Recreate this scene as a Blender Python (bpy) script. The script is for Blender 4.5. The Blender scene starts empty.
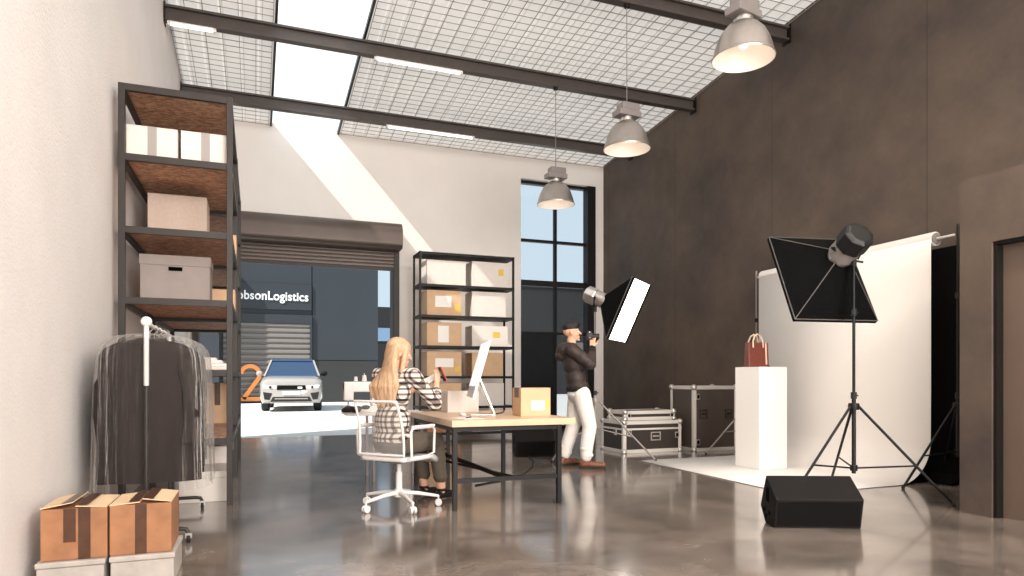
import bpy, bmesh, math, random
from mathutils import Vector, Matrix, Euler
random.seed(7)
PI = math.pi
S = bpy.context.scene
COL = S.collection

# ------------------------------------------------------------------ camera
cam_d = bpy.data.cameras.new('camera')
cam = bpy.data.objects.new('camera', cam_d)
COL.objects.link(cam)
cam.location = (0, 0, 1.10)
cam.rotation_euler = (PI/2, 0, -math.radians(21.04))
cam_d.sensor_width = 36
cam_d.lens = 668/1024*36
cam_d.shift_y = 90/1024
cam_d.clip_start = 0.05
cam_d.clip_end = 300
S.camera = cam

# ------------------------------------------------------------------ exposure, world, sun
S.view_settings.view_transform = 'Standard'
S.view_settings.look = 'None'
S.view_settings.gamma = 1
S.view_settings.use_curve_mapping = False
S.view_settings.exposure = 0.56
S.cycles.max_bounces = 10
S.cycles.diffuse_bounces = 6
S.cycles.transmission_bounces = 8
S.cycles.transparent_max_bounces = 16
S.cycles.sample_clamp_indirect = 6
S.cycles.caustics_reflective = False
S.cycles.caustics_refractive = False

W = bpy.data.worlds.new('sky'); S.world = W
W.use_nodes = True
wn, wl = W.node_tree.nodes, W.node_tree.links
wn.clear()
w_out = wn.new('ShaderNodeOutputWorld'); w_bg = wn.new('ShaderNodeBackground')
# clear pale blue sky
w_bg.inputs['Color'].default_value = (0.76, 0.93, 1.06, 1)
w_bg.inputs['Strength'].default_value = 0.58
wl.new(w_bg.outputs['Background'], w_out.inputs['Surface'])

sun_d = bpy.data.lights.new('sun', 'SUN'); sun = bpy.data.objects.new('sun', sun_d)
COL.objects.link(sun)
sun_d.energy = 6.0; sun_d.angle = math.radians(0.8); sun_d.color = (1.0, 0.95, 0.88)
SUN_DIR = Vector((0.86, 0.45, -1.0)).normalized()
sun.rotation_euler = SUN_DIR.to_track_quat('-Z', 'Y').to_euler()
sun.location = (-6, -6, 12)

# area light added behind the camera to brighten the interior
fill_d = bpy.data.lights.new('rear_fill_light', 'AREA'); fill = bpy.data.objects.new('rear_fill_light', fill_d)
COL.objects.link(fill)
fill_d.shape = 'RECTANGLE'; fill_d.size = 6.0; fill_d.size_y = 5.0; fill_d.energy = 960; fill_d.color = (1.0, 0.93, 0.87)
fill.location = (3.4, -4.4, 3.0); fill.rotation_euler = (PI/2, 0, math.radians(3))

# ------------------------------------------------------------------ materials
def lin(c):
    r = []
    for v in c[:3]:
        v = v/255
        r.append(v/12.92 if v <= 0.04045 else ((v+0.055)/1.055)**2.4)
    return (*r, 1)

def mat(name, col, rough=0.6, metal=0.0, var=0.0, vscale=6.0, bump=0.0, bscale=40.0, coat=0.0, emit=0, alpha=None, spec=None, tint2=None):
    m = bpy.data.materials.new(name); m.use_nodes = True
    n, l = m.node_tree.nodes, m.node_tree.links
    b = n['Principled BSDF']
    b.inputs['Roughness'].default_value = rough
    b.inputs['Metallic'].default_value = metal
    b.inputs['Coat Weight'].default_value = coat
    if spec is not None: b.inputs['Specular IOR Level'].default_value = spec
    c = lin(col)
    b.inputs['Base Color'].default_value = c
    tc = n.new('ShaderNodeTexCoord')
    if var > 0:
        nz = n.new('ShaderNodeTexNoise'); nz.inputs['Scale'].default_value = vscale
        nz.inputs['Detail'].default_value = 6; nz.inputs['Roughness'].default_value = 0.6
        l.new(tc.outputs['Object'], nz.inputs['Vector'])
        rp = n.new('ShaderNodeValToRGB')
        c2 = lin(tint2) if tint2 else c
        rp.color_ramp.elements[0].position = 0.3; rp.color_ramp.elements[1].position = 0.72
        rp.color_ramp.elements[0].color = (*[max(0, x*(1-var)) for x in c[:3]], 1)
        rp.color_ramp.elements[1].color = (*[min(1, x*(1+var)) for x in c2[:3]], 1)
        l.new(nz.outputs['Fac'], rp.inputs['Fac'])
        l.new(rp.outputs['Color'], b.inputs['Base Color'])
    if bump > 0:
        nb = n.new('ShaderNodeTexNoise'); nb.inputs['Scale'].default_value = bscale; nb.inputs['Detail'].default_value = 5
        l.new(tc.outputs['Object'], nb.inputs['Vector'])
        bp = n.new('ShaderNodeBump'); bp.inputs['Strength'].default_value = bump; bp.inputs['Distance'].default_value = 0.02
        l.new(nb.outputs['Fac'], bp.inputs['Height']); l.new(bp.outputs['Normal'], b.inputs['Normal'])
    if emit:
        b.inputs['Emission Color'].default_value = c; b.inputs['Emission Strength'].default_value = emit
    return m

M = {}
M['white_wall'] = mat('white_plaster', (228, 222, 218), 0.85, var=0.05, vscale=1.3, bump=0.22, bscale=55)
M['back_wall'] = mat('white_painted_wall', (242, 236, 230), 0.8, var=0.02, vscale=2)
M['steel_dark'] = mat('dark_bronze_steel', (46, 40, 36), 0.5, 0.2, var=0.1, vscale=9)
M['beam'] = mat('bronze_beam_steel', (78, 70, 66), 0.5, 0.2, var=0.12, vscale=5)
M['black_steel'] = mat('black_steel', (18, 15, 14), 0.5, 0.0, spec=0.3)
M['grid'] = mat('grey_wire', (150, 142, 138), 0.5, 0.2)
M['black'] = mat('matt_black', (12, 11, 11), 0.55)
M['black_cloth'] = mat('black_cloth', (12, 12, 12), 0.95, spec=0.1)
M['fabric_black'] = mat('black_softbox_fabric', (6, 6, 6), 0.8, bump=0.2, bscale=60, spec=0.1)
M['plastic_black'] = mat('textured_black_plastic', (15, 12, 11), 0.7, var=0.1, vscale=60, bump=0.2, bscale=220, spec=0.25)
M['grille'] = mat('speaker_grille_black', (7, 6, 6), 0.75, 0.0, spec=0.15, bump=0.3, bscale=300)
M['chrome'] = mat('brushed_aluminium', (205, 200, 194), 0.28, 0.85, var=0.06, vscale=30)
M['alu'] = mat('aluminium_trim', (226, 221, 214), 0.32, 0.3)
M['lamp_metal'] = mat('spun_aluminium', (176, 168, 162), 0.33, 0.75, var=0.06, vscale=20)
M['lamp_in'] = mat('white_enamel_inside', (245, 238, 230), 0.45)
M['gear'] = mat('grey_cast_housing', (150, 143, 140), 0.5, 0.3)
M['white_metal'] = mat('white_powder_coat', (236, 230, 226), 0.35)
M['white_plastic'] = mat('white_plastic', (238, 234, 230), 0.35)
M['paper'] = mat('white_backdrop_paper', (240, 235, 230), 0.8, var=0.01, vscale=2)
M['plinth'] = mat('white_painted_plinth', (242, 238, 233), 0.55)
M['white_box'] = mat('white_card', (224, 216, 208), 0.7, var=0.03, vscale=8)
M['grey_box'] = mat('grey_card', (150, 140, 135), 0.75, var=0.05, vscale=10)
M['beige_box'] = mat('beige_card', (196, 178, 164), 0.75, var=0.06, vscale=40)
M['card'] = mat('brown_cardboard', (158, 110, 76), 0.75, var=0.2, vscale=9)
M['card_light'] = mat('light_cardboard', (212, 176, 140), 0.75, var=0.08, vscale=7)
M['card_flap'] = mat('cardboard_flap_inside', (222, 192, 156), 0.75, var=0.06, vscale=9)
M['tape'] = mat('brown_parcel_tape', (78, 50, 34), 0.3, var=0.25, vscale=18)
M['tape_grey'] = mat('grey_parcel_tape', (158, 150, 144), 0.5)
M['label'] = mat('white_paper_label', (246, 242, 236), 0.6)
M['yellow'] = mat('yellow_sticker', (226, 190, 78), 0.6)
M['crate'] = mat('grey_stained_crate', (176, 168, 160), 0.7, var=0.16, vscale=9)
M['wood'] = mat('pale_oak', (214, 180, 148), 0.4, var=0.1, vscale=5)
M['slot'] = mat('dark_slot', (5, 4, 4), 0.95, spec=0.05)
M['coat'] = mat('dark_brown_cloth', (36, 26, 23), 0.95, var=0.25, vscale=14)
M['coat2'] = mat('charcoal_cloth', (28, 22, 21), 0.95, var=0.25, vscale=18)
M['rack'] = mat('pale_rack_tube', (226, 220, 216), 0.4, 0.1)
M['rubber'] = mat('black_rubber', (24, 23, 22), 0.7)
M['skin'] = mat('skin', (226, 172, 142), 0.5, var=0.04, vscale=20)
M['blond'] = mat('blond_hair', (202, 164, 130), 0.55, var=0.3, vscale=3)
M['dark_hair'] = mat('black_hair', (20, 17, 16), 0.5, bump=0.4, bscale=120)
M['jacket'] = mat('dark_brown_jacket', (54, 42, 38), 0.6, var=0.22, vscale=14, bump=0.3, bscale=22)
M['cuff'] = mat('black_knit', (26, 23, 22), 0.9, bump=0.4, bscale=180)
M['white_cloth'] = mat('white_denim', (236, 230, 222), 0.85, var=0.04, vscale=10, bump=0.35, bscale=16)
M['tee'] = mat('white_tee', (240, 236, 232), 0.9)
M['brown_leather'] = mat('brown_leather', (112, 66, 44), 0.45, var=0.15, vscale=30)
M['olive'] = mat('grey_olive_cloth', (92, 82, 72), 0.9, var=0.12, vscale=20)
M['bag'] = mat('red_brown_leather', (112, 54, 40), 0.4, var=0.12, vscale=18)
M['bag_edge'] = mat('dark_leather_edge', (70, 34, 26), 0.5)
M['handle'] = mat('pale_leather_handle', (226, 200, 180), 0.5)
M['laminate'] = mat('dark_brown_laminate', (50, 42, 38), 0.45, var=0.15, vscale=40)
M['laminate_grey'] = mat('grey_brown_laminate', (78, 68, 62), 0.45, var=0.08, vscale=40)
M['door'] = mat('brown_door_panel', (98, 82, 72), 0.55, var=0.05, vscale=3)
M['slate'] = mat('slate_cladding', (42, 48, 55), 0.5, var=0.05, vscale=0.8)
M['slate_low'] = mat('slate_lower_cladding', (42, 43, 44), 0.55, var=0.05, vscale=0.8)
M['slate_sign'] = mat('sign_board_slate', (42, 47, 53), 0.45)
M['letter'] = mat('white_letter', (244, 244, 244), 0.5)
M['orange'] = mat('orange_paint', (255, 160, 88), 0.6)
M['roller'] = mat('grey_roller_door', (118, 112, 109), 0.5)
M['yard'] = mat('pale_concrete_yard', (214, 212, 208), 0.85, var=0.06, vscale=0.5)
M['car'] = mat('silver_white_car_paint', (156, 151, 146), 0.25, 0.1, coat=0.6)
M['car_glass'] = mat('blue_tinted_windscreen', (34, 56, 84), 0.06, 0.0, spec=0.8)
M['car_light'] = mat('headlamp', (230, 232, 234), 0.1, 0.3)
M['office'] = mat('black_facade_band', (26, 26, 28), 0.5)
M['office_glass'] = mat('pale_blue_glass_band', (128, 156, 186), 0.2, 0.3)
M['phone'] = mat('red_phone_case', (196, 66, 50), 0.4)
M['screen'] = mat('white_monitor_back', (232, 228, 226), 0.3)
M['display'] = mat('monitor_screen_glass', (28, 30, 34), 0.08)
M['shutter'] = mat('brown_shutter_steel', (92, 80, 73), 0.42, 0.25, var=0.08, vscale=4)
M['tube_on'] = mat('lit_tube', (255, 246, 236), 0.5, emit=3.5)
M['bulb'] = mat('lit_bulb', (255, 240, 222), 0.5, emit=0.8)
M['diffuser'] = mat('lit_softbox_diffuser', (255, 246, 236), 0.6, emit=3.4)
M['lit_display'] = mat('lit_white_screen', (236, 236, 238), 0.2, emit=0.55)
M['seam'] = mat('softbox_seam', (84, 80, 77), 0.6)
M['booklet'] = mat('booklet_paper', (240, 234, 226), 0.6)

# polished concrete floor
def floor_material():
    m = mat('polished_concrete', (104, 93, 86), 0.2)
    n, l = m.node_tree.nodes, m.node_tree.links; b = n['Principled BSDF']
    tc = n['Texture Coordinate']
    a = n.new('ShaderNodeTexNoise'); a.inputs['Scale'].default_value = 1.5; a.inputs['Detail'].default_value = 9; a.inputs['Roughness'].default_value = 0.62
    a.inputs['Distortion'].default_value = 0.5
    l.new(tc.outputs['Object'], a.inputs['Vector'])
    r = n.new('ShaderNodeValToRGB')
    r.color_ramp.elements[0].position = 0.28; r.color_ramp.elements[1].position = 0.74
    r.color_ramp.elements[0].color = lin((78, 70, 64)); r.color_ramp.elements[1].color = lin((156, 143, 133))
    l.new(a.outputs['Fac'], r.inputs['Fac']); l.new(r.outputs['Color'], b.inputs['Base Color'])
    c = n.new('ShaderNodeTexNoise'); c.inputs['Scale'].default_value = 2.6; c.inputs['Detail'].default_value = 7
    l.new(tc.outputs['Object'], c.inputs['Vector'])
    q = n.new('ShaderNodeMapRange')
    q.inputs['From Min'].default_value = 0.3; q.inputs['From Max'].default_value = 0.7
    q.inputs['To Min'].default_value = 0.13; q.inputs['To Max'].default_value = 0.24
    l.new(c.outputs['Fac'], q.inputs['Value']); l.new(q.outputs['Result'], b.inputs['Roughness'])
    bp = n.new('ShaderNodeBump'); bp.inputs['Strength'].default_value = 0.02; bp.inputs['Distance'].default_value = 0.02
    l.new(c.outputs['Fac'], bp.inputs['Height']); l.new(bp.outputs['Normal'], b.inputs['Normal'])
    b.inputs['Specular IOR Level'].default_value = 0.6
    b.inputs['Coat Weight'].default_value = 0.6; b.inputs['Coat Roughness'].default_value = 0.09
    return m
M['floor'] = floor_material()

# dark mottled concrete panels with vertical joints
def dark_wall_material(name, joint):
    m = mat(name, (84, 71, 62), 0.62)
    n, l = m.node_tree.nodes, m.node_tree.links; b = n['Principled BSDF']
    tc = n['Texture Coordinate']
    a = n.new('ShaderNodeTexNoise'); a.inputs['Scale'].default_value = 0.75; a.inputs['Detail'].default_value = 9; a.inputs['Roughness'].default_value = 0.66
    l.new(tc.outputs['Object'], a.inputs['Vector'])
    r = n.new('ShaderNodeValToRGB')
    r.color_ramp.elements[0].position = 0.3; r.color_ramp.elements[1].position = 0.7
    r.color_ramp.elements[0].color = lin((62, 53, 50)); r.color_ramp.elements[1].color = lin((102, 87, 74))
    l.new(a.outputs['Fac'], r.inputs['Fac'])
    last = r.outputs['Color']
    if joint is not None:
        sp = n.new('ShaderNodeSeparateXYZ'); l.new(tc.outputs['Object'], sp.inputs[0])
        ad = n.new('ShaderNodeMath'); ad.operation = 'ADD'; ad.inputs[1].default_value = 100*2.43-joint+0.004
        l.new(sp.outputs['Y'], ad.inputs[0])
        mo = n.new('ShaderNodeMath'); mo.operation = 'MODULO'; mo.inputs[1].default_value = 2.43
        l.new(ad.outputs[0], mo.inputs[0])
        lt = n.new('ShaderNodeMath'); lt.operation = 'LESS_THAN'; lt.inputs[1].default_value = 0.010
        l.new(mo.outputs[0], lt.inputs[0])
        mx = n.new('ShaderNodeMix'); mx.data_type = 'RGBA'
        mx.inputs['B'].default_value = lin((52, 45, 41))
        l.new(lt.outputs[0], mx.inputs['Factor']); l.new(last, mx.inputs['A'])
        last = mx.outputs['Result']
    l.new(last, b.inputs['Base Color'])
    bp = n.new('ShaderNodeBump'); bp.inputs['Strength'].default_value = 0.15; bp.inputs['Distance'].default_value = 0.02
    l.new(a.outputs['Fac'], bp.inputs['Height']); l.new(bp.outputs['Normal'], b.inputs['Normal'])
    return m
M['dark_wall'] = dark_wall_material('dark_concrete_panels', 5.37)
M['dark_block'] = dark_wall_material('dark_concrete_block', None)

# oriented strand board
def osb():
    m = mat('strand_board', (170, 116, 84), 0.7)
    n, l = m.node_tree.nodes, m.node_tree.links; b = n['Principled BSDF']
    tc = n['Texture Coordinate']
    mp = n.new('ShaderNodeMapping'); mp.inputs['Scale'].default_value = (26, 60, 26)
    l.new(tc.outputs['Object'], mp.inputs['Vector'])
    v = n.new('ShaderNodeTexVoronoi'); v.inputs['Scale'].default_value = 1.0
    l.new(mp.outputs['Vector'], v.inputs['Vector'])
    r = n.new('ShaderNodeValToRGB')
    r.color_ramp.elements[0].color = lin((146, 104, 80)); r.color_ramp.elements[1].color = lin((220, 178, 146))
    sp = n.new('ShaderNodeSeparateColor'); l.new(v.outputs['Color'], sp.inputs[0])
    l.new(sp.outputs[0], r.inputs['Fac']); l.new(r.outputs['Color'], b.inputs['Base Color'])
    return m
M['osb'] = osb()

def plaid():
    m = mat('plaid_shirt_cloth', (220, 214, 206), 0.9)
    n, l = m.node_tree.nodes, m.node_tree.links; b = n['Principled BSDF']
    tc = n['Texture Coordinate']; sp = n.new('ShaderNodeSeparateXYZ'); l.new(tc.outputs['Object'], sp.inputs[0])
    def math_(op, a, v=None):
        k = n.new('ShaderNodeMath'); k.operation = op
        if hasattr(a, 'links'): l.new(a, k.inputs[0])
        else: k.inputs[0].default_value = a
        if v is not None:
            if hasattr(v, 'links'): l.new(v, k.inputs[1])
            else: k.inputs[1].default_value = v
        return k.outputs[0]
    def bands(src):
        f = math_('FRACT', math_('ADD', math_('MULTIPLY', src, 22.0), 50.0))
        return math_('LESS_THAN', f, 0.42)
    u = math_('ADD', sp.outputs['Y'], math_('MULTIPLY', sp.outputs['X'], 0.7))
    s = math_('MULTIPLY', math_('ADD', bands(u), bands(sp.outputs['Z'])), 0.5)
    r = n.new('ShaderNodeValToRGB'); r.color_ramp.interpolation = 'CONSTANT'
    r.color_ramp.elements[0].color = lin((228, 220, 210)); r.color_ramp.elements[1].position = 0.4
    r.color_ramp.elements[1].color = lin((128, 114, 106))
    e = r.color_ramp.elements.new(0.9); e.color = lin((34, 28, 28))
    l.new(s, r.inputs['Fac']); l.new(r.outputs['Color'], b.inputs['Base Color'])
    return m
M['plaid'] = plaid()
def streak(m, sc):
    n, l = m.node_tree.nodes, m.node_tree.links
    mp = n.new('ShaderNodeMapping'); mp.inputs['Scale'].default_value = sc
    l.new(n['Texture Coordinate'].outputs['Object'], mp.inputs['Vector'])
    for k in n:
        if k.type == 'TEX_NOISE': l.new(mp.outputs['Vector'], k.inputs['Vector'])
streak(M['blond'], (22, 22, 1.6))

def see_through(name, tint, gloss=0.06, rough=0.02, extra=None, bump=0.0, haze=0.0):
    """thin sheet: transparent with a share of glossy reflection (and, for film or mesh, of a diffuse body)"""
    m = bpy.data.materials.new(name); m.use_nodes = True
    n, l = m.node_tree.nodes, m.node_tree.links; n.clear()
    o = n.new('ShaderNodeOutputMaterial'); t = n.new('ShaderNodeBsdfTransparent'); g = n.new('ShaderNodeBsdfGlossy')
    t.inputs['Color'].default_value = (*tint, 1); g.inputs['Roughness'].default_value = rough
    mx = n.new('ShaderNodeMixShader'); mx.inputs[0].default_value = gloss
    l.new(t.outputs[0], mx.inputs[1]); l.new(g.outputs[0], mx.inputs[2])
    last = mx.outputs[0]
    if bump:
        tc = n.new('ShaderNodeTexCoord'); mp = n.new('ShaderNodeMapping'); mp.inputs['Scale'].default_value = (14, 14, 0.9)
        nz = n.new('ShaderNodeTexNoise'); nz.inputs['Scale'].default_value = 2.2; nz.inputs['Detail'].default_value = 5
        l.new(tc.outputs['Object'], mp.inputs[0]); l.new(mp.outputs[0], nz.inputs['Vector'])
        bp = n.new('ShaderNodeBump'); bp.inputs['Strength'].default_value = bump; bp.inputs['Distance'].default_value = 0.05
        l.new(nz.outputs['Fac'], bp.inputs['Height']); l.new(bp.outputs['Normal'], g.inputs['Normal'])
    if haze:
        d = n.new('ShaderNodeBsdfDiffuse'); d.inputs['Color'].default_value = (0.8, 0.77, 0.74, 1)
        mh = n.new('ShaderNodeMixShader'); mh.inputs[0].default_value = haze
        l.new(last, mh.inputs[1]); l.new(d.outputs[0], mh.inputs[2]); last = mh.outputs[0]
    l.new(last, o.inputs['Surface'])
    return m
M['glass'] = see_through('clear_window_glass', (0.97, 0.98, 0.99), 0.05)
M['tinted'] = see_through('grey_tinted_glass', (0.50, 0.53, 0.56), 0.06)
def film():
    """clear crinkled film: see-through face on, milky and shiny where it turns edge on"""
    m = bpy.data.materials.new('clear_garment_film'); m.use_nodes = True
    n, l = m.node_tree.nodes, m.node_tree.links; n.clear()
    o = n.new('ShaderNodeOutputMaterial'); t = n.new('ShaderNodeBsdfTransparent'); g = n.new('ShaderNodeBsdfGlossy'); d = n.new('ShaderNodeBsdfDiffuse')
    t.inputs['Color'].default_value = (0.95, 0.94, 0.93, 1); g.inputs['Roughness'].default_value = 0.22
    d.inputs['Color'].default_value = (0.80, 0.76, 0.72, 1)
    tc = n.new('ShaderNodeTexCoord'); mp = n.new('ShaderNodeMapping'); mp.inputs['Scale'].default_value = (14, 14, 0.9)
    nz = n.new('ShaderNodeTexNoise'); nz.inputs['Scale'].default_value = 2.4; nz.inputs['Detail'].default_value = 5
    l.new(tc.outputs['Object'], mp.inputs[0]); l.new(mp.outputs[0], nz.inputs['Vector'])
    bp = n.new('ShaderNodeBump'); bp.inputs['Strength'].default_value = 0.7; bp.inputs['Distance'].default_value = 0.05
    l.new(nz.outputs['Fac'], bp.inputs['Height'])
    lw = n.new('ShaderNodeLayerWeight'); lw.inputs['Blend'].default_value = 0.35
    l.new(bp.outputs['Normal'], g.inputs['Normal']); l.new(bp.outputs['Normal'], lw.inputs['Normal'])
    pw = n.new('ShaderNodeMath'); pw.operation = 'POWER'; pw.inputs[1].default_value = 2.2; l.new(lw.outputs['Facing'], pw.inputs[0])
    fm = n.new('ShaderNodeMath'); fm.operation = 'MULTIPLY_ADD'; fm.inputs[1].default_value = 0.9; fm.inputs[2].default_value = 0.012; l.new(pw.outputs[0], fm.inputs[0])
    body = n.new('ShaderNodeMixShader'); body.inputs[0].default_value = 0.3; l.new(d.outputs[0], body.inputs[1]); l.new(g.outputs[0], body.inputs[2])
    mx = n.new('ShaderNodeMixShader'); l.new(fm.outputs[0], mx.inputs[0]); l.new(t.outputs[0], mx.inputs[1]); l.new(body.outputs[0], mx.inputs[2])
    l.new(mx.outputs[0], o.inputs['Surface'])
    return m
M['film'] = film()
M['mesh'] = see_through('white_chair_mesh', (0.95, 0.94, 0.93), 0.02, 0.4, haze=0.2)

def translucent(name, col, trans, clear=0.0):
    m = bpy.data.materials.new(name); m.use_nodes = True
    n, l = m.node_tree.nodes, m.node_tree.links; n.clear()
    o = n.new('ShaderNodeOutputMaterial'); d = n.new('ShaderNodeBsdfDiffuse'); t = n.new('ShaderNodeBsdfTranslucent')
    d.inputs['Color'].default_value = col; t.inputs['Color'].default_value = col
    mx = n.new('ShaderNodeMixShader'); mx.inputs[0].default_value = trans
    l.new(d.outputs[0], mx.inputs[1]); l.new(t.outputs[0], mx.inputs[2])
    last = mx.outputs[0]
    if clear:
        c = n.new('ShaderNodeBsdfTransparent'); m2 = n.new('ShaderNodeMixShader'); m2.inputs[0].default_value = clear
        l.new(last, m2.inputs[1]); l.new(c.outputs[0], m2.inputs[2]); last = m2.outputs[0]
    l.new(last, o.inputs['Surface'])
    return m
M['roof_sheet'] = translucent('translucent_roof_sheet', (0.90, 0.87, 0.84, 1), 0.20)
M['frosted_skylight'] = translucent('frosted_roof_light_sheet', (0.95, 0.97, 0.98, 1), 0.75)
M['skylight'] = translucent('clear_roof_light_sheet', (0.95, 0.97, 0.98, 1), 0.75, 0.5)

# ------------------------------------------------------------------ mesh helpers
class MB:
    def __init__(self): self.bm = bmesh.new()
    def face(self, vs):
        try: self.bm.faces.new(vs)
        except ValueError: pass
    def poly(self, verts, faces):
        v = [self.bm.verts.new(p) for p in verts]
        for f in faces: self.face([v[i] for i in f])
        return self
    def box(self, lo, hi, R=None, at=None, bev=0.0):
        x0, y0, z0 = lo; x1, y1, z1 = hi
        P = [Vector(p) for p in ((x0,y0,z0),(x1,y0,z0),(x1,y1,z0),(x0,y1,z0),(x0,y0,z1),(x1,y0,z1),(x1,y1,z1),(x0,y1,z1))]
        if R is not None:
            c = Vector(at) if at is not None else (P[0]+P[6])/2
            P = [c+R@(p-c) for p in P]
        v = [self.bm.verts.new(p) for p in P]
        fs = [self.bm.faces.new([v[i] for i in f]) for f in ((3,2,1,0),(4,5,6,7),(0,1,5,4),(1,2,6,5),(2,3,7,6),(3,0,4,7))]
        if bev > 0:
            es = list({e for f in fs for e in f.edges})
            bmesh.ops.bevel(self.bm, geom=es, offset=bev, segments=2, profile=0.6, affect='EDGES')
        return self
    def bar(self, p, q, w, h=None, up=(0,0,1)):
        p, q = Vector(p), Vector(q); h = w if h is None else h
        d = (q-p).normalized(); u = Vector(up)
        if abs(d.dot(u)) > 0.98: u = Vector((0,1,0))
        s = d.cross(u).normalized(); u = s.cross(d)
        P = [b+s*(a*w/2)+u*(c*h/2) for b in (p,q) for a,c in ((-1,-1),(1,-1),(1,1),(-1,1))]
        v = [self.bm.verts.new(x) for x in P]
        for f in ((0,1,2,3),(7,6,5,4),(0,4,5,1),(1,5,6,2),(2,6,7,3),(3,7,4,0)): self.bm.faces.new([v[i] for i in f])
        return self
    def tube(self, pts, r, n=10, caps=True, closed=False):
        pts = [Vector(p) for p in pts]; N = len(pts)
        rs = r if isinstance(r, (list, tuple)) else [r]*N
        rings = []; prev = None
        for i, p in enumerate(pts):
            a = pts[i-1] if (i > 0 or closed) else p
            b = pts[(i+1) % N] if (i < N-1 or closed) else p
            d = (b-a).normalized()
            if prev is None:
                u = Vector((0,0,1)) if abs(d.z) < 0.9 else Vector((0,1,0))
                u = (u-d*u.dot(d)).normalized()
            else:
                u = (prev-d*prev.dot(d))
                u = u.normalized() if u.length > 1e-6 else prev
            prev = u; s = d.cross(u)
            rings.append([self.bm.verts.new(p+(u*math.cos(2*PI*k/n)+s*math.sin(2*PI*k/n))*rs[i]) for k in range(n)])
        m = N if closed else N-1
        for i in range(m):
            A, B = rings[i], rings[(i+1) % N]
            for k in range(n): self.face([A[k], A[(k+1)%n], B[(k+1)%n], B[k]])
        if caps and not closed:
            self.face(rings[0][::-1]); self.face(rings[-1])
        return self
    def lathe(self, prof, n=32, at=(0,0,0), R=None):
        at = Vector(at); rings = []
        for r, z in prof:
            ring = []
            for k in range(n if r > 1e-6 else 1):
                v = Vector((r*math.cos(2*PI*k/n), r*math.sin(2*PI*k/n), z))
                if R is not None: v = R@v
                ring.append(self.bm.verts.new(at+v))
            rings.append(ring)
        for A, B in zip(rings, rings[1:]):
            if len(A) == 1 and len(B) == 1: continue
            for k in range(n):
                if len(A) == 1: self.face([A[0], B[k], B[(k+1)%n]])
                elif len(B) == 1: self.face([A[k], A[(k+1)%n], B[0]])
                else: self.face([A[k], A[(k+1)%n], B[(k+1)%n], B[k]])
        return self
    def prism(self, pts, a, b, axis='y'):
        """2-D outline extruded from a to b along an axis; outline is (x,z) for y, (y,z) for x, (x,y) for z"""
        def v3(p, t): return {'y': (p[0], t, p[1]), 'x': (t, p[0], p[1]), 'z': (p[0], p[1], t)}[axis]
        A = [self.bm.verts.new(v3(p, a)) for p in pts]; B = [self.bm.verts.new(v3(p, b)) for p in pts]
        n = len(pts)
        self.face(A); self.face(B[::-1])
        for i in range(n): self.face([A[i], B[i], B[(i+1)%n], A[(i+1)%n]])
        return self
    def sphere(self, c, r, n=14, sc=(1,1,1), R=None):
        prof = [(r*math.sin(PI*i/n), -r*math.cos(PI*i/n)) for i in range(n+1)]
        D = Matrix.Diagonal(sc).to_3x3()
        return self.lathe([(max(0, a) if 0 < i < n else 0, z) for i, (a, z) in enumerate(prof)], n*2 if n < 10 else 20, c, (R@D) if R is not None else D)
    def capsule(self, p, q, r1, r2, n=14):
        p, q = Vector(p), Vector(q); d = q-p; L = d.length
        Rm = d.to_track_quat('Z', 'Y').to_matrix() if L > 1e-6 else Matrix.Identity(3)
        prof = [(0, -r1)]+[(r1*math.sin(a), -r1*math.cos(a)) for a in (PI/8, PI/4, 3*PI/8, PI/2)]
        prof += [(r2*math.cos(a), L+r2*math.sin(a)) for a in (0, PI/8, PI/4, 3*PI/8)]+[(0, L+r2)]
        return self.lathe(prof, n, p, Rm)
    def build(self, name, m, parent=None, smooth=False, bevel=0.0, angle=40, loc=None):
        bmesh.ops.recalc_face_normals(self.bm, faces=self.bm.faces)
        me = bpy.data.meshes.new(name); self.bm.to_mesh(me); self.bm.free()
        o = bpy.data.objects.new(name, me); COL.objects.link(o)
        me.materials.append(M[m] if isinstance(m, str) else m)
        if smooth:
            for p in me.polygons: p.use_smooth = True
            me.set_sharp_from_angle(angle=math.radians(angle))
        if bevel:
            md = o.modifiers.new('edge', 'BEVEL'); md.width = bevel; md.segments = 2; md.limit_method = 'ANGLE'
        if parent is not None: o.parent = parent
        if loc is not None: o.location = loc
        return o

def tag(o, label=None, cat=None, group=None, kind=None):
    if label: o['label'] = label
    if cat: o['category'] = cat
    if group: o['group'] = group
    if kind: o['kind'] = kind
    return o
def thing(name, label, cat, loc=(0,0,0), rz=0.0, group=None):
    o = bpy.data.objects.new(name, None); COL.objects.link(o)
    o.empty_display_size = 0.1
    o.location = loc; o.rotation_euler = (0, 0, rz)
    return tag(o, label, cat, group)
def struct(o): o['kind'] = 'structure'; return o
KIDS = lambda o: [c for c in bpy.data.objects if c.parent is o]
def copy_tree(o, parent=None):
    c = o.copy(); COL.objects.link(c)
    if parent is not None: c.parent = parent
    for ch in KIDS(o): copy_tree(ch, c)
    return c
def place(o, loc, rz, label, group=None):
    o.location = loc; o.rotation_euler = (0, 0, rz); o['label'] = label
    if group: o['group'] = group
    return o
def Rz(a): return Matrix.Rotation(a, 3, 'Z')
def arc(c, r, a0, a1, n): return [(c[0]+r*math.cos(a0+(a1-a0)*i/n), c[1]+r*math.sin(a0+(a1-a0)*i/n)) for i in range(n+1)]

# ------------------------------------------------------------------ room shell
XL, XR, YB, YF = -1.10, 7.10, 12.90, -4.0
def zc(y): return 5.73+0.084*(YB-y)

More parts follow.
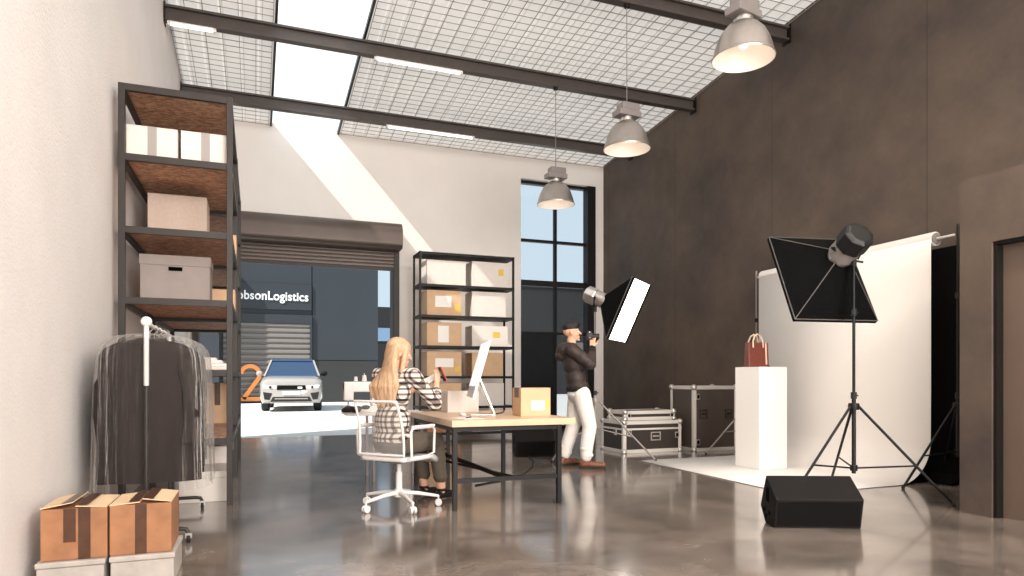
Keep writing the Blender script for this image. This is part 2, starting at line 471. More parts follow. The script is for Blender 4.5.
struct(MB().box((XL-0.3, YF, -0.3), (XR+0.3, YB+0.30, 0)).build('floor', 'floor'))
def side_wall(x0, x1, name, m):
    o = MB().prism([(YF, 0), (YB+0.3, 0), (YB+0.3, zc(YB+0.3)+0.05), (YF, zc(YF)+0.05)], x0, x1, 'x').build(name, m)
    return struct(o)
side_wall(XL-0.3, XL, 'wall_left', 'white_wall')
side_wall(XR, XR+0.3, 'wall_right', 'dark_wall')
DX0, DX1, DZ = -0.95, 2.52, 3.62          # roller shutter opening
WX0, WX1, WZ = 5.16, 6.92, 5.26           # tall window
w = MB(); y0, y1, zt = YB, YB+0.3, 5.76
w.box((XL, y0, 0), (DX0, y1, zt)); w.box((DX0, y0, DZ), (DX1, y1, zt)); w.box((DX1, y0, 0), (WX0, y1, zt))
w.box((WX0, y0, WZ), (WX1, y1, zt)); w.box((WX1, y0, 0), (XR, y1, zt))
struct(w.build('wall_back', 'back_wall'))
# unseen end wall behind the camera, left open to let light in
w = MB()
w.box((XL, YF-0.3, 0), (XL+0.4, YF, 6.4)); w.box((XR-0.4, YF-0.3, 0), (XR, YF, 6.4)); w.box((XL+0.4, YF-0.3, 5.6), (XR-0.4, YF, 7.1))
struct(w.build('wall_front', 'back_wall'))

SX0, SX1 = 0.27, 1.46                      # roof light strip
def slope_panel(x0, x1, ya, yb, t=0.012, dz=0.0):
    b = MB(); z0, z1 = zc(ya)+dz, zc(yb)+dz
    return b.poly([(x0,ya,z0),(x1,ya,z0),(x1,yb,z1),(x0,yb,z1)], [(0,1,2,3)])
def ribbed(x0, x1):
    """trapezoid roof sheeting running up the slope"""
    b = MB(); prof = []; x = x0
    while x < x1-1e-6:
        for dx, h in ((0, 0), (0.19, 0), (0.205, 0.012), (0.235, 0.012), (0.25, 0)):
            if x+dx <= x1+1e-6: prof.append((x+dx, h))
        x += 0.25
    if prof[-1][0] < x1: prof.append((x1, 0))
    A = [b.bm.verts.new((p, YF-0.3, zc(YF-0.3)+h)) for p, h in prof]; B = [b.bm.verts.new((p, YB+0.3, zc(YB+0.3)+h)) for p, h in prof]
    for i in range(len(prof)-1): b.face([A[i], A[i+1], B[i+1], B[i]])
    return b
bm_ = ribbed(XL-0.3, SX0); b2 = ribbed(SX1, XR+0.3)
me_t = bpy.data.meshes.new('t'); b2.bm.to_mesh(me_t); b2.bm.free(); bm_.bm.from_mesh(me_t); bpy.data.meshes.remove(me_t)
struct(bm_.build('ceiling', 'roof_sheet'))
struct(slope_panel(SX0, SX1, 9.68, YB, dz=0.02).build('window_2', 'skylight'))
struct(slope_panel(SX0, SX1, YF, 9.68, dz=0.02).build('window_3', 'frosted_skylight'))  # strip run on out of view and frosted to brighten the room softly
t = MB()
for x in (SX0, SX1): t.bar((x, YF, zc(YF)-0.02), (x, YB, zc(YB)-0.02), 0.035, 0.07)
struct(t.build('trim_1', 'steel_dark'))
# safety mesh under the roof sheets
g = MB()
def gridlines(x0, x1):
    n = round((x1-x0)/0.23); ya, yb = 4.7, 12.86
    for i in range(n+1):
        x = x0+(x1-x0)*i/n
        g.bar((x, ya, zc(ya)-0.05), (x, yb, zc(yb)-0.05), 0.0075, 0.0075)
    m = round((yb-ya)/0.15)
    for j in range(m+1):
        y = ya+(yb-ya)*j/m
        g.bar((x0, y, zc(y)-0.05), (x1, y, zc(y)-0.05), 0.0075, 0.0075)
gridlines(XL+0.02, SX0-0.04); gridlines(SX1+0.04, XR-0.02)
struct(g.build('ceiling_mesh', 'grid'))

# roof beams
BEAM_Y = (5.3, 7.5, 9.68, 11.75)
def roof_beam(y, label):
    r = thing('roof_beam', label, 'beam', (3.0, y, zc(y)-0.08), 0, 'roof beams')
    a, b = XL-3.0+0.005, XR-3.0-0.005
    MB().box((a, -0.06, -0.03), (b, 0.06, 0)).build('top_flange', 'beam', r, bevel=0.004)
    MB().box((a, -0.06, -0.20), (b, 0.06, -0.17)).build('bottom_flange', 'beam', r, bevel=0.004)
    MB().box((a, -0.008, -0.17), (b, 0.008, -0.03)).build('web', 'beam', r)
    for x in (a, b-0.012):
        MB().box((x, -0.08, -0.24), (x+0.012, 0.08, 0.02)).build('end_plate', 'black_steel', r)
    return r
roof_beam(5.3, 'bronze roof beam out over the nearest pendant lamp')
roof_beam(7.5, 'bronze roof beam crossing the top right corner, behind the nearest pendant lamp')
roof_beam(9.68, 'bronze roof beam crossing the middle of the ceiling, carrying the farthest pendant lamp')
roof_beam(11.75, 'bronze roof beam nearest to the white back wall')
def tube_light(x0, x1, y, label):
    r = thing('tube_light', label, 'light', ((x0+x1)/2, y, zc(y)-0.28), 0, 'tube lights under the roof beams')
    L = (x1-x0)/2
    MB().box((-L, -0.045, -0.018), (L, 0.045, 0.0)).build('housing', 'white_metal', r, bevel=0.004)
    MB().tube([(-L+0.02, 0, -0.028), (L-0.02, 0, -0.028)], 0.016, 10).build('lit_tube', 'tube_on', r, True)
    for s in (-1, 1): MB().box((s*L-0.02, -0.03, -0.05), (s*L+0.02, 0.03, 0)).build('end_cap', 'white_plastic', r)
tube_light(2.17, 3.75, 11.75, 'lit tube light under the beam by the back wall')
tube_light(1.62, 2.9, 9.68, 'lit tube light under the middle beam, right of the skylight')
tube_light(-1.04, -0.5, 9.68, 'short tube light under the middle beam by the left wall')

# projecting concrete room at the right, with a recessed door
X0, Y1, HB = 5.40, 3.80, 2.71
w = MB(); ydo, zdo = 3.545, 2.17
w.box((X0, ydo, 0), (X0+0.18, Y1, HB)); w.box((X0, YF, zdo), (X0+0.18, ydo, HB)); w.box((X0, YF, 0), (X0+0.18, 2.2, zdo))
w.box((X0+0.18, Y1-0.2, 0), (XR, Y1, HB)); w.box((X0+0.18, YF, HB-0.15), (XR, Y1-0.2, HB))
struct(w.build('wall_block', 'dark_block'))
d = MB().box((X0+0.10, 2.2, 0.0), (X0+0.15, ydo, zdo)).build('door_1', 'door'); struct(d)
j = MB()
j.box((X0+0.02, ydo-0.025, 0), (X0+0.11, ydo, zdo)); j.box((X0+0.02, 2.2, zdo-0.025), (X0+0.11, ydo-0.025, zdo)); j.build('door_frame', 'black_steel', d)
MB().tube([(X0+0.10, 2.32, 1.0), (X0+0.05, 2.32, 1.0), (X0+0.05, 2.44, 1.0)], 0.01).build('door_handle', 'chrome', d, True)

# tall window
def window():
    yA, yB_ = YB+0.12, YB+0.24
    f = MB()
    f.box((WX0, yA, 0), (WX0+0.045, yB_, WZ)); f.box((WX1-0.19, YB+0.02, 0), (WX1, yB_, WZ))
    f.box((WX0+0.045, yA, WZ-0.06), (WX1-0.19, yB_, WZ)); f.box((WX0+0.045, yA, 0), (WX1-0.19, yB_, 0.08))
    f.box((WX0+0.045, yA, 3.05), (WX1-0.19, yB_, 3.17))
    o = f.build('window_1', 'black_steel'); struct(o)
    m = MB()
    m.box((5.99, yA+0.02, 0.08), (6.05, yB_-0.02, WZ-0.06))
    for z in (3.98, 2.02): m.box((WX0+0.045, yA+0.02, z), (5.99, yB_-0.02, z+0.06)); m.box((6.05, yA+0.02, z), (WX1-0.19, yB_-0.02, z+0.06))
    m.build('window_frame', 'black_steel', o)
    MB().poly([(WX0, YB+0.18, 3.1), (WX1-0.1, YB+0.18, 3.1), (WX1-0.1, YB+0.18, WZ), (WX0, YB+0.18, WZ)], [(0,1,2,3)]).build('window_pane', 'glass', o)
    MB().poly([(WX0, YB+0.18, 0.05), (WX1-0.1, YB+0.18, 0.05), (WX1-0.1, YB+0.18, 3.1), (WX0, YB+0.18, 3.1)], [(0,1,2,3)]).build('window_pane', 'tinted', o)
    MB().box((WX0+0.045, YB+0.19, 0.08), (5.99, YB+0.22, 2.02)).build('door_panel', 'slate', o)
window()

# roller shutter over the loading door
r = thing('roller_shutter', 'raised brown steel roller shutter with its long rounded housing above the loading door', 'roller shutter', (0.8, YB, 0))
pf = [(0, 4.02), (-0.30, 4.02)]+arc((-0.30, 3.80), 0.22, PI/2, PI, 8)+[(-0.52, 3.62)]+arc((-0.42, 3.62), 0.10, PI, 1.5*PI, 5)+[(0, 3.52)]
MB().prism(pf, -1.86, 1.78, 'x').build('housing', 'shutter', r, True, angle=30)
c = MB(); z = 3.22; prof = []
while z < 3.60:
    prof += [(-0.045, z), (-0.062, z+0.012), (-0.062, z+0.048), (-0.045, z+0.06)]; z += 0.066
A = [c.bm.verts.new((-1.74, p, q)) for p, q in prof]; B = [c.bm.verts.new((1.71, p, q)) for p, q in prof]
for i in range(len(prof)-1): c.face([A[i], A[i+1], B[i+1], B[i]])
cu = c.build('curtain', 'shutter', r)
md = cu.modifiers.new('s', 'SOLIDIFY'); md.thickness = 0.008
MB().box((-1.74, -0.07, 3.16), (1.71, -0.035, 3.225)).build('bottom_rail', 'steel_dark', r, bevel=0.004)
for x in (-1.82, 1.70):
    MB().box((x, -0.09, 0), (x+0.10, -0.004, 3.53)).build('guide_rail', 'steel_dark', r, bevel=0.004)
# opening lining
t = MB(); t.box((DX1-0.03, YB+0.001, 0), (DX1-0.001, YB+0.30, DZ)); t.box((DX0+0.001, YB+0.001, 0), (DX0+0.03, YB+0.30, DZ)); t.box((DX0+0.03, YB+0.001, DZ-0.03), (DX1-0.03, YB+0.30, DZ-0.001))
struct(t.build('trim_2', 'steel_dark'))

# ------------------------------------------------------------------ outside
w = MB(); w.box((-30, YB+0.30, -0.3), (50, 75, -0.02)); w.box((-30, -45, -0.3), (50, YF, -0.02)); w.box((-30, YF, -0.3), (XL-0.3, YB+0.30, -0.02)); w.box((XR+0.3, YF, -0.3), (50, YB+0.30, -0.02))
struct(w.build('yard_ground', 'yard'))
r = thing('warehouse', 'slate grey warehouse across the yard with white lettering and an orange number', 'building', (2.0, 31.9, -0.02))
w = MB()
w.box((-9, 0, 1.95), (0.42, 8, 6.6)); w.box((0.46, 0, 1.95), (3.45, 8, 6.6))
w.build('upper_cladding', 'slate', r)
w = MB(); w.box((0.42, 0.02, 0), (3.45, 8, 1.93)); w.box((-9, 0.02, 0), (0.40, 8, 1.93)); w.build('lower_cladding', 'slate_low', r)
MB().box((-9, -0.06, 6.6), (3.5, 8, 6.9)).build('roof_edge', 'slate_sign', r)
MB().box((-5, -1.1, 0), (-3.42, 0, 6.6)).build('shadow_pier', 'slate', r)  # unseen block added to cast the shadow on the roller door
rd = MB(); z = 0.05; prof = []
while z < 3.55:
    prof += [(-0.03, z), (-0.10, z+0.05), (-0.10, z+0.15), (-0.03, z+0.20)]; z += 0.24
A = [rd.bm.verts.new((-3.3, p, q)) for p, q in prof]; B = [rd.bm.verts.new((0.34, p, q)) for p, q in prof]
for i in range(len(prof)-1): rd.face([A[i], A[i+1], B[i+1], B[i]])
o = rd.build('roller_door', 'roller', r)
md = o.modifiers.new('s', 'SOLIDIFY'); md.thickness = 0.02
f = MB(); f.box((-3.4, -0.14, 3.58), (0.44, 0.0, 3.98)); f.box((0.34, -0.14, 0), (0.44, 0, 3.58)); f.build('door_surround', 'slate_sign', r, bevel=0.01)
sp_ = MB().box((-4.0, -0.10, 4.20), (0.42, 0.0, 5.36)).build('sign_panel', 'slate_sign', r, bevel=0.01)
def text_mesh(s):
    c = bpy.data.curves.new('t', 'FONT'); c.body = s; c.size = 1; c.offset = 0.018; c.extrude = 0.02; c.space_character = 1.04
    o = bpy.data.objects.new('t', c); COL.objects.link(o)
    me = bpy.data.meshes.new_from_object(o); bpy.data.objects.remove(o); bpy.data.curves.remove(c)
    xs = [v.co.x for v in me.vertices]
    return me, min(xs), max(xs)
m1, a0, a1 = text_mesh('bsonLogistics'); bpy.data.meshes.remove(m1)
me, b0, b1 = text_mesh('obsonLogistics')
k = 2.72/(a1-a0)
lt = bpy.data.objects.new('lettering', me); COL.objects.link(lt); me.materials.append(M['letter'])
lt.parent = sp_; lt.scale = (k, k*1.12, 1); lt.rotation_euler = (PI/2, 0, 0); lt.location = (0.27-b1*k, -0.125, 4.62)
# the painted 2
def numeral():
    cx, w_, st = -2.20, 0.76, 0.18
    pts = []
    rO = w_/2
    for a in [i*(-200+0)/14 for i in range(15)]: pass
    path = [(cx+rO*math.cos(math.radians(175-d)), 1.27+rO*math.sin(math.radians(175-d))) for d in range(0, 216, 9)]
    path += [(cx-rO+0.10, 0.20)]
    v = MB(); L = []; n = len(path)
    for i in range(n):
        a = Vector(path[max(0, i-1)]); b = Vector(path[min(n-1, i+1)]); d = (b-a).normalized(); s = Vector((-d.y, d.x))
        p = Vector(path[i]); L.append((p+s*st/2, p-s*st/2))
    F = [[v.bm.verts.new((q.x, yy, q.y)) for q in pr for yy in (-0.16, -0.11)] for pr in L]
    for A, B in zip(F, F[1:]):
        v.face([A[0], B[0], B[2], A[2]]); v.face([A[1], A[3], B[3], B[1]]); v.face([A[0], A[1], B[1], B[0]]); v.face([A[2], B[2], B[3], A[3]])
    v.box((cx-rO, -0.16, 0.10), (cx+rO+0.04, -0.11, 0.28))
    v.build('number', 'orange', r)
numeral()

def office(x0, x1, y, h, label, bands, group=None):
    r = thing('office_block', label, 'building', ((x0+x1)/2, y, -0.02))
    W2 = (x1-x0)/2
    MB().box((-W2, 0, 0), (W2, 8, h)).build('wall', 'office', r)
    for a, b in bands: MB().box((-W2-0.05, -0.08, a), (W2+0.05, 0.0, b)).build('window_band', 'office_glass', r)
office(5.8, 14.4, 46, 6.0, 'black office block with pale blue window bands, seen past the warehouse', [(3.65, 4.55), (0.8, 1.8)])
r = thing('grey_building', 'dark slate building across the yard, filling the lower panes of the tall window', 'building', (20.0, 42, -0.02))
MB().box((-5.2, 0, 0), (14, 8, 7.3)).build('wall', 'slate_low', r)
MB().box((-5.3, -0.1, 7.3), (14.1, 8, 7.75)).build('roof_edge', 'office', r)
MB().box((0.4, -0.06, 0.0), (4.5, 0, 3.6)).build('dock_door', 'roller', r)

# ------------------------------------------------------------------ silver SUV in the yard
def suv():
    r = thing('car', 'silver white off-road car parked facing the loading door', 'car', (1.12, 23.2, -0.02), math.radians(-4))
    # front faces -Y; lower body built as a loft of cross sections along y
    def sec(y, hw, z0, z1, sh):      # half width, sill, bonnet height, shoulder rounding
        return [(-hw*0.93, y, z0), (-hw, y, z0+0.18), (-hw, y, z1-sh), (-hw+0.07, y, z1-sh*0.35), (-hw+0.22, y, z1), (hw-0.22, y, z1), (hw-0.07, y, z1-sh*0.35), (hw, y, z1-sh), (hw, y, z0+0.18), (hw*0.93, y, z0)]
    secs = [sec(0.0, 0.86, 0.36, 0.86, 0.16), sec(0.05, 0.94, 0.30, 1.00, 0.18), sec(0.22, 0.985, 0.28, 1.09, 0.16), sec(0.8, 0.995, 0.30, 1.15, 0.14), sec(1.35, 0.995, 0.30, 1.20, 0.14), sec(3.6, 0.995, 0.30, 1.22, 0.12), sec(4.6, 0.97, 0.32, 1.22, 0.12), sec(4.8, 0.92, 0.4, 1.10, 0.12)]
    b = MB(); R_ = [[b.bm.verts.new(p) for p in s] for s in secs]
    for A, B in zip(R_, R_[1:]):
        for i in range(10): b.face([A[i], A[(i+1)%10], B[(i+1)%10], B[i]])
    b.face(R_[0][::-1]); b.face(R_[-1])
    b.build('body', 'car', r, True, angle=35)
    # greenhouse
    b = MB()
    lo = [(-0.90, 1.30, 1.19), (0.90, 1.30, 1.19), (0.90, 4.6, 1.21), (-0.90, 4.6, 1.21)]
    hi = [(-0.70, 2.05, 1.74), (0.70, 2.05, 1.74), (0.69, 4.2, 1.76), (-0.69, 4.2, 1.76)]
    b.poly(lo+hi, [(0,1,5,4), (1,2,6,5), (2,3,7,6), (3,0,4,7), (4,5,6,7)])
    b.build('cabin', 'car_glass', r, bevel=0.03)
    MB().poly([(-0.72, 1.98, 1.72), (0.72, 1.98, 1.72), (0.72, 4.28, 1.74), (-0.72, 4.28, 1.74), (-0.66, 2.1, 1.80), (0.66, 2.1, 1.80), (0.66, 4.2, 1.82), (-0.66, 4.2, 1.82)],
              [(0,1,5,4), (1,2,6,5), (2,3,7,6), (3,0,4,7), (4,5,6,7), (3,2,1,0)]).build('roof', 'car_glass', r, bevel=0.02)
    for s in (-1, 1):
        p = MB(); p.bar((s*0.90, 1.28, 1.19), (s*0.715, 2.03, 1.745), 0.06, 0.05); p.bar((s*0.715, 2.03, 1.745), (s*0.70, 4.2, 1.77), 0.05, 0.05); p.build('pillar', 'car', r, bevel=0.01)
        m = MB(); m.sphere((s*1.08, 1.55, 1.28), 0.12, 8, (1.0, 0.6, 0.75)); m.bar((s*0.92, 1.55, 1.22), (s*1.05, 1.55, 1.25), 0.05, 0.05); m.build('wing_mirror', 'car' if s < 0 else 'plastic_black', r, True)
        h = MB(); h.prism([(s*0.46, 0.86), (s*0.90, 0.90), (s*0.86, 0.78), (s*0.46, 0.77)], -0.005, 0.1, 'y'); hl = h.build('headlamp', 'car_light', r, bevel=0.008)
        MB().sphere((s*0.66, 0.0, 0.82), 0.045, 8).build('lens', 'black', hl, True)
        MB().prism([(s*0.60, 0.62), (s*0.88, 0.66), (s*0.84, 0.42), (s*0.68, 0.40)], -0.015, 0.08, 'y').build('fog_lamp_intake', 'black', r, bevel=0.01)
        for y in (0.98, 3.85):
            wl_ = MB(); ax = Matrix.Rotation(PI/2, 3, 'Y')
            wl_.lathe([(0.20, -0.13), (0.34, -0.13), (0.38, -0.09), (0.38, 0.09), (0.34, 0.13), (0.20, 0.13)], 28, (s*0.85, y, 0.38), ax)
            w_ = wl_.build('wheel', 'rubber', r, True)
            MB().lathe([(0.0, -0.10), (0.21, -0.10), (0.24, -0.13), (0.24, 0.13), (0.21, 0.10), (0.0, 0.10)], 20, (s*0.85, y, 0.38), ax).build('rim', 'chrome', w_, True)
    MB().prism([(-0.44, 0.88), (0.44, 0.88), (0.46, 0.73), (-0.46, 0.73)], -0.02, 0.08, 'y').build('grille', 'grille', r, bevel=0.01)
    MB().prism([(-0.58, 0.50), (0.58, 0.50), (0.66, 0.34), (-0.66, 0.34)], -0.02, 0.08, 'y').build('lower_intake', 'black', r, bevel=0.01)
    MB().box((-0.52, -0.035, 0.42), (0.52, -0.005, 0.455)).build('intake_bar', 'gear', r)
    MB().box((-0.27, -0.045, 0.56), (0.27, -0.01, 0.68)).build('number_plate', 'letter', r, bevel=0.004)
    MB().box((0.20, -0.035, 0.77), (0.34, -0.015, 0.83)).build('badge', 'letter', r)
suv()

# ------------------------------------------------------------------ pendant lamps
def pendant():
    r = thing('pendant_lamp', 'x', 'lamp', (0, 0, 0), 0, 'bell shaped pendant lamps')
    pr = [(0.085, 0.335), (0.11, 0.33), (0.155, 0.305), (0.205, 0.25), (0.245, 0.175), (0.272, 0.095), (0.288, 0.03), (0.292, 0.012), (0.302, 0.0), (0.299, -0.012)]
    inn = [(0.284, 0.02), (0.266, 0.09), (0.239, 0.17), (0.199, 0.243), (0.15, 0.296), (0.08, 0.32), (0.0, 0.322)]
    MB().lathe([(0, 0.34)]+pr, 40).build('lamp_shade', 'lamp_metal', r, True, angle=50)
    MB().lathe([(0.295, -0.012)]+inn, 40).build('reflector', 'lamp_in', r, True, angle=60)
    MB().lathe([(0, 0.40), (0.075, 0.40), (0.075, 0.385), (0.095, 0.38), (0.095, 0.345), (0.08, 0.335), (0, 0.335)], 24).build('collar', 'chrome', r, True)
    MB().box((-0.165, -0.095, 0.40), (0.165, 0.095, 0.475), bev=0.012).build('junction_box', 'gear', r)
    MB().box((-0.11, -0.08, 0.475), (0.15, 0.08, 0.575), bev=0.015).build('gear_housing', 'gear', r)
    b = MB(); b.sphere((0, 0, 0.16), 0.055, 10, (1, 1, 1.35)); b.tube([(0, 0, 0.22), (0, 0, 0.32)], 0.025); b.build('bulb', 'bulb', r, True)
    MB().tube([(0, 0, 0.565), (0, 0, 1.85)], 0.006, 6).build('cable', 'gear', r)
    MB().lathe([(0, 1.81), (0.035, 1.815), (0.04, 1.85), (0, 1.85)], 16).build('ceiling_hook', 'black_steel', r)
    return r
def lamp_light(loc, power):
    d = bpy.data.lights.new('pendant_bulb_light', 'POINT'); d.energy = power; d.color = (1, 0.88, 0.74); d.shadow_soft_size = 0.05
    o = bpy.data.objects.new('pendant_bulb_light', d); COL.objects.link(o); o.location = loc
pl = pendant()
for i, (y, lab) in enumerate(((5.3, 'large nearest bell pendant lamp, high in front of the dark wall'), (7.5, 'middle bell pendant lamp of the three, hanging at the edge of the dark wall'), (9.68, 'smallest farthest bell pendant lamp hanging in front of the tall window'))):
    o = pl if i == 0 else copy_tree(pl)
    L = (4.47, y, zc(y)-0.28-1.85)
    place(o, L, math.radians((12, 4, 0)[i]), lab)
    lamp_light((L[0], L[1], L[2]+0.03), 0.6)

for y, lab in ((3.1, 'unseen bell pendant lamp added over the near floor for its light'), (0.9, 'unseen bell pendant lamp added above the camera for its light')):  # extra pendants out of view, added to light the near floor and walls
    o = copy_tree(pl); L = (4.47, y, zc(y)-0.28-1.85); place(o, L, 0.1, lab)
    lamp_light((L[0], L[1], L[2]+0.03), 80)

# ------------------------------------------------------------------ boxes
def carton(name, label, loc, size, rz=0, m='card', tape=None, label_at=None, sticker=None, group=None, open_flaps=False, lid=False, slot=False, tape_m='tape', cat='box'):
    """a closed carton: body, lid flaps with a seam, tape, printed label; origin at the middle of its base, front = -Y"""
    W2, D2, H = size[0]/2, size[1]/2, size[2]
    r = thing(name, label, cat, loc, rz, group)
    if lid:
        MB().box((-W2+0.008, -D2+0.008, 0), (W2-0.008, D2-0.008, H-0.01)).build('body', m, r, bevel=0.004)
        MB().box((-W2, -D2, H*0.78), (W2, D2, H)).build('lid', m, r, bevel=0.006)
        if slot: MB().box((-0.055, -D2-0.002, H*0.67), (0.055, -D2+0.02, H*0.75)).build('hand_slot', 'slot', r)
    else:
        MB().box((-W2, -D2, 0), (W2, D2, H-0.006)).build('body', m, r, bevel=0.004)
        f = MB(); f.box((-W2, -D2, H-0.006), (-0.002, D2, H)); f.box((0.002, -D2, H-0.006), (W2, D2, H)); f.build('top_flaps', m, r)
    if tape:
        w = tape
        t = MB(); t.box((-w/2, -D2-0.0016, H*0.0 if H < .3 else H*0.45), (w/2, -D2-0.0002, H+0.001)); t.box((-w/2, -D2-0.0016, H+0.0002), (w/2, D2, H+0.0016)); t.build('tape', tape_m, r)
    if label_at:
        x, z, w, h = label_at
        MB().box((x-w/2, -D2-0.0025, z-h/2), (x+w/2, -D2-0.0005, z+h/2)).build('paper_label', 'label', r)
    if sticker:
        x, z, w, h = sticker
        MB().box((x-w/2, -D2-0.0028, z-h/2), (x+w/2, -D2-0.0006, z+h/2)).build('sticker', 'yellow', r)
    return r

# two brown boxes and grey crates in the near left corner
def flap_box(x0, x1, y0, dep, z0, H, label, tapes, ang):
    r = thing('cardboard_box', label, 'box', ((x0+x1)/2, y0+dep/2, z0))
    W2, D2 = (x1-x0)/2, dep/2
    MB().box((-W2, -D2, 0), (W2, D2, H)).build('body', 'card', r, bevel=0.004)
    # two top flaps, their outer edges a little raised, meeting at a sagging seam
    for s in (-1, 1):
        a = math.radians(ang[0] if s < 0 else ang[1])
        o = Vector((s*W2, 0, H+0.003)); L = W2-0.004
        e = o+Vector((-s*L*math.cos(a), 0, L*math.sin(a)))
        f = MB(); f.poly([(o.x, -D2, o.z), (o.x, D2, o.z), (e.x, D2, e.z), (e.x, -D2, e.z)], [(0, 1, 2, 3)])
        q = f.build('top_flap', 'card_flap', r); md = q.modifiers.new('s', 'SOLIDIFY'); md.thickness = 0.005; md.offset = 1
        tp = MB(); k0, k1 = 0.62, 0.98
        P = lambda k: o.lerp(e, k)+Vector((0, 0, 0.0075))
        A, B = P(k0), P(k1)
        tp.poly([(A.x, -D2-0.001, A.z), (A.x, D2, A.z), (B.x, D2, B.z), (B.x, -D2-0.001, B.z)], [(0, 1, 2, 3)])
        tp.build('tape', 'tape', q)
    for (x, w, z1, z2) in tapes:
        MB().box((x-w/2, -D2-0.0016, z1), (x+w/2, -D2-0.0003, z2)).build('tape', 'tape', r)
    return r
flap_box(-1.012, -0.718, 4.0, 0.36, 0.170, 0.262, 'brown cardboard box with dark tape strips, against the white wall on a grey crate', [(0.045, 0.055, 0.0, 0.262), (-0.02, 0.055, 0.09, 0.262)], (10, 4))
flap_box(-0.708, -0.418, 4.0, 0.36, 0.172, 0.262, 'brown cardboard box with raised flaps and one tape strip, beside the garment rack castor', [(0.0, 0.055, 0.0, 0.262)], (4, 9))
def crate(x0, x1, y0, y1, H, label):
    r = thing('storage_crate', label, 'crate', ((x0+x1)/2, (y0+y1)/2, 0), 0, 'grey crates on the floor')
    W2, D2 = (x1-x0)/2, (y1-y0)/2
    MB().box((-W2+0.006, -D2+0.006, 0), (W2-0.006, D2-0.006, H-0.03)).build('body', 'crate', r, bevel=0.006)
    MB().box((-W2, -D2, H-0.028), (W2, D2, H)).build('lid', 'crate', r, bevel=0.006)
crate(-1.03, -0.722, 3.97, 4.40, 0.168, 'grey crate lid under the brown box against the white wall')
crate(-0.706, -0.398, 3.97, 4.40, 0.170, 'grey crate lid under the brown box nearer the room')

# ------------------------------------------------------------------ tall steel shelving on the left
SHZ = (0.58, 1.17, 1.77, 2.355, 2.955, 3.53)
def shelving(label, y0, y1):
    r = thing('shelving_unit', label, 'shelving', (-0.615, y0, 0), 0, 'tall steel shelving along the white wall')
    a, b, L = -0.435, 0.435, y1-y0
    for x in (a, b-0.05):
        for y in (0, L-0.05):
            MB().box((x, y, 0), (x+0.05, y+0.05, 3.53)).build('post', 'steel_dark', r, bevel=0.003)
    for k, z in enumerate(SHZ):
        f = MB()
        f.box((a+0.05, 0.004, z-0.055), (b-0.05, 0.044, z)); f.box((a+0.05, L-0.044, z-0.055), (b-0.05, L-0.004, z))
        f.box((a+0.004, 0.05, z-0.055), (a+0.044, L-0.05, z)); f.box((b-0.044, 0.05, z-0.055), (b-0.004, L-0.05, z))
        f.build('shelf_frame', 'steel_dark', r)
        MB().box((a+0.045, 0.045, z-0.02), (b-0.045, L-0.045, z+0.004)).build('shelf_board', 'osb', r)
    return r
shelving('near bay of the tall dark steel shelving with strand board shelves against the white wall', 6.27, 8.06)
shelving('far bay of the tall dark steel shelving, standing beyond the near bay', 8.07, 9.92)
gA = 'boxes on the tall left shelving'
def on(z): return z+0.004
carton('white_box', 'white box with grey tape high on the left shelving, beside the wall', (-0.81, 6.56, on(2.955)), (0.385, 0.42, 0.26), 0, 'white_box', 0.07, group=gA, tape_m='tape_grey')
carton('white_box', 'white box with grey tape high on the left shelving, beside the right post', (-0.40, 6.56, on(2.955)), (0.385, 0.42, 0.26), 0, 'white_box', 0.07, group=gA, tape_m='tape_grey')
carton('beige_box', 'plain beige box on the third shelf from the top of the left shelving', (-0.68, 7.20, on(2.355)), (0.50, 0.42, 0.46), 0, 'beige_box', None, group=gA)
carton('archive_box', 'grey lidded archive box with a dark hand slot on the left shelving', (-0.66, 6.80, on(1.77)), (0.575, 0.38, 0.415), 0, 'grey_box', lid=True, slot=True, group=gA)
carton('tan_box', 'small tan box behind the beige box on the left shelving', (-0.32, 7.55, on(2.355)), (0.28, 0.34, 0.20), 0, 'card_light', None, group=gA)
carton('tan_box', 'small tan box behind the grey archive box on the left shelving', (-0.32, 7.50, on(1.77)), (0.26, 0.34, 0.22), 0, 'card_light', None, group=gA)
carton('tan_box', 'tan box low on the left shelving beside the hanging coats', (-0.40, 8.55, on(0.58)), (0.36, 0.50, 0.46), 0, 'card_light', 0.06, group=gA)
carton('white_box', 'white lidded box on the floor under the left shelving, behind the coats', (-0.42, 6.80, 0), (0.42, 0.62, 0.27), 0, 'white_box', lid=True, group=gA)
carton('white_box', 'white lidded box standing deeper under the left shelving', (-0.42, 7.55, 0), (0.40, 0.60, 0.42), 0, 'white_box', lid=True, group=gA)
r = thing('folded_cloth', 'pale folded cloth slumped on the low shelf beside the hanging coats', 'cloth', (-0.42, 7.0, on(1.17)))
b = MB()
for i, (w_, h_) in enumerate(((0.19, 0.035), (0.17, 0.03), (0.13, 0.03), (0.08, 0.025))):
    z0 = sum((0.035, 0.03, 0.03, 0.025)[:i]); b.box((-w_, -w_*1.2, z0), (w_, w_*1.2, z0+h_), bev=0.012)
b.build('fold', 'tee', r, True)

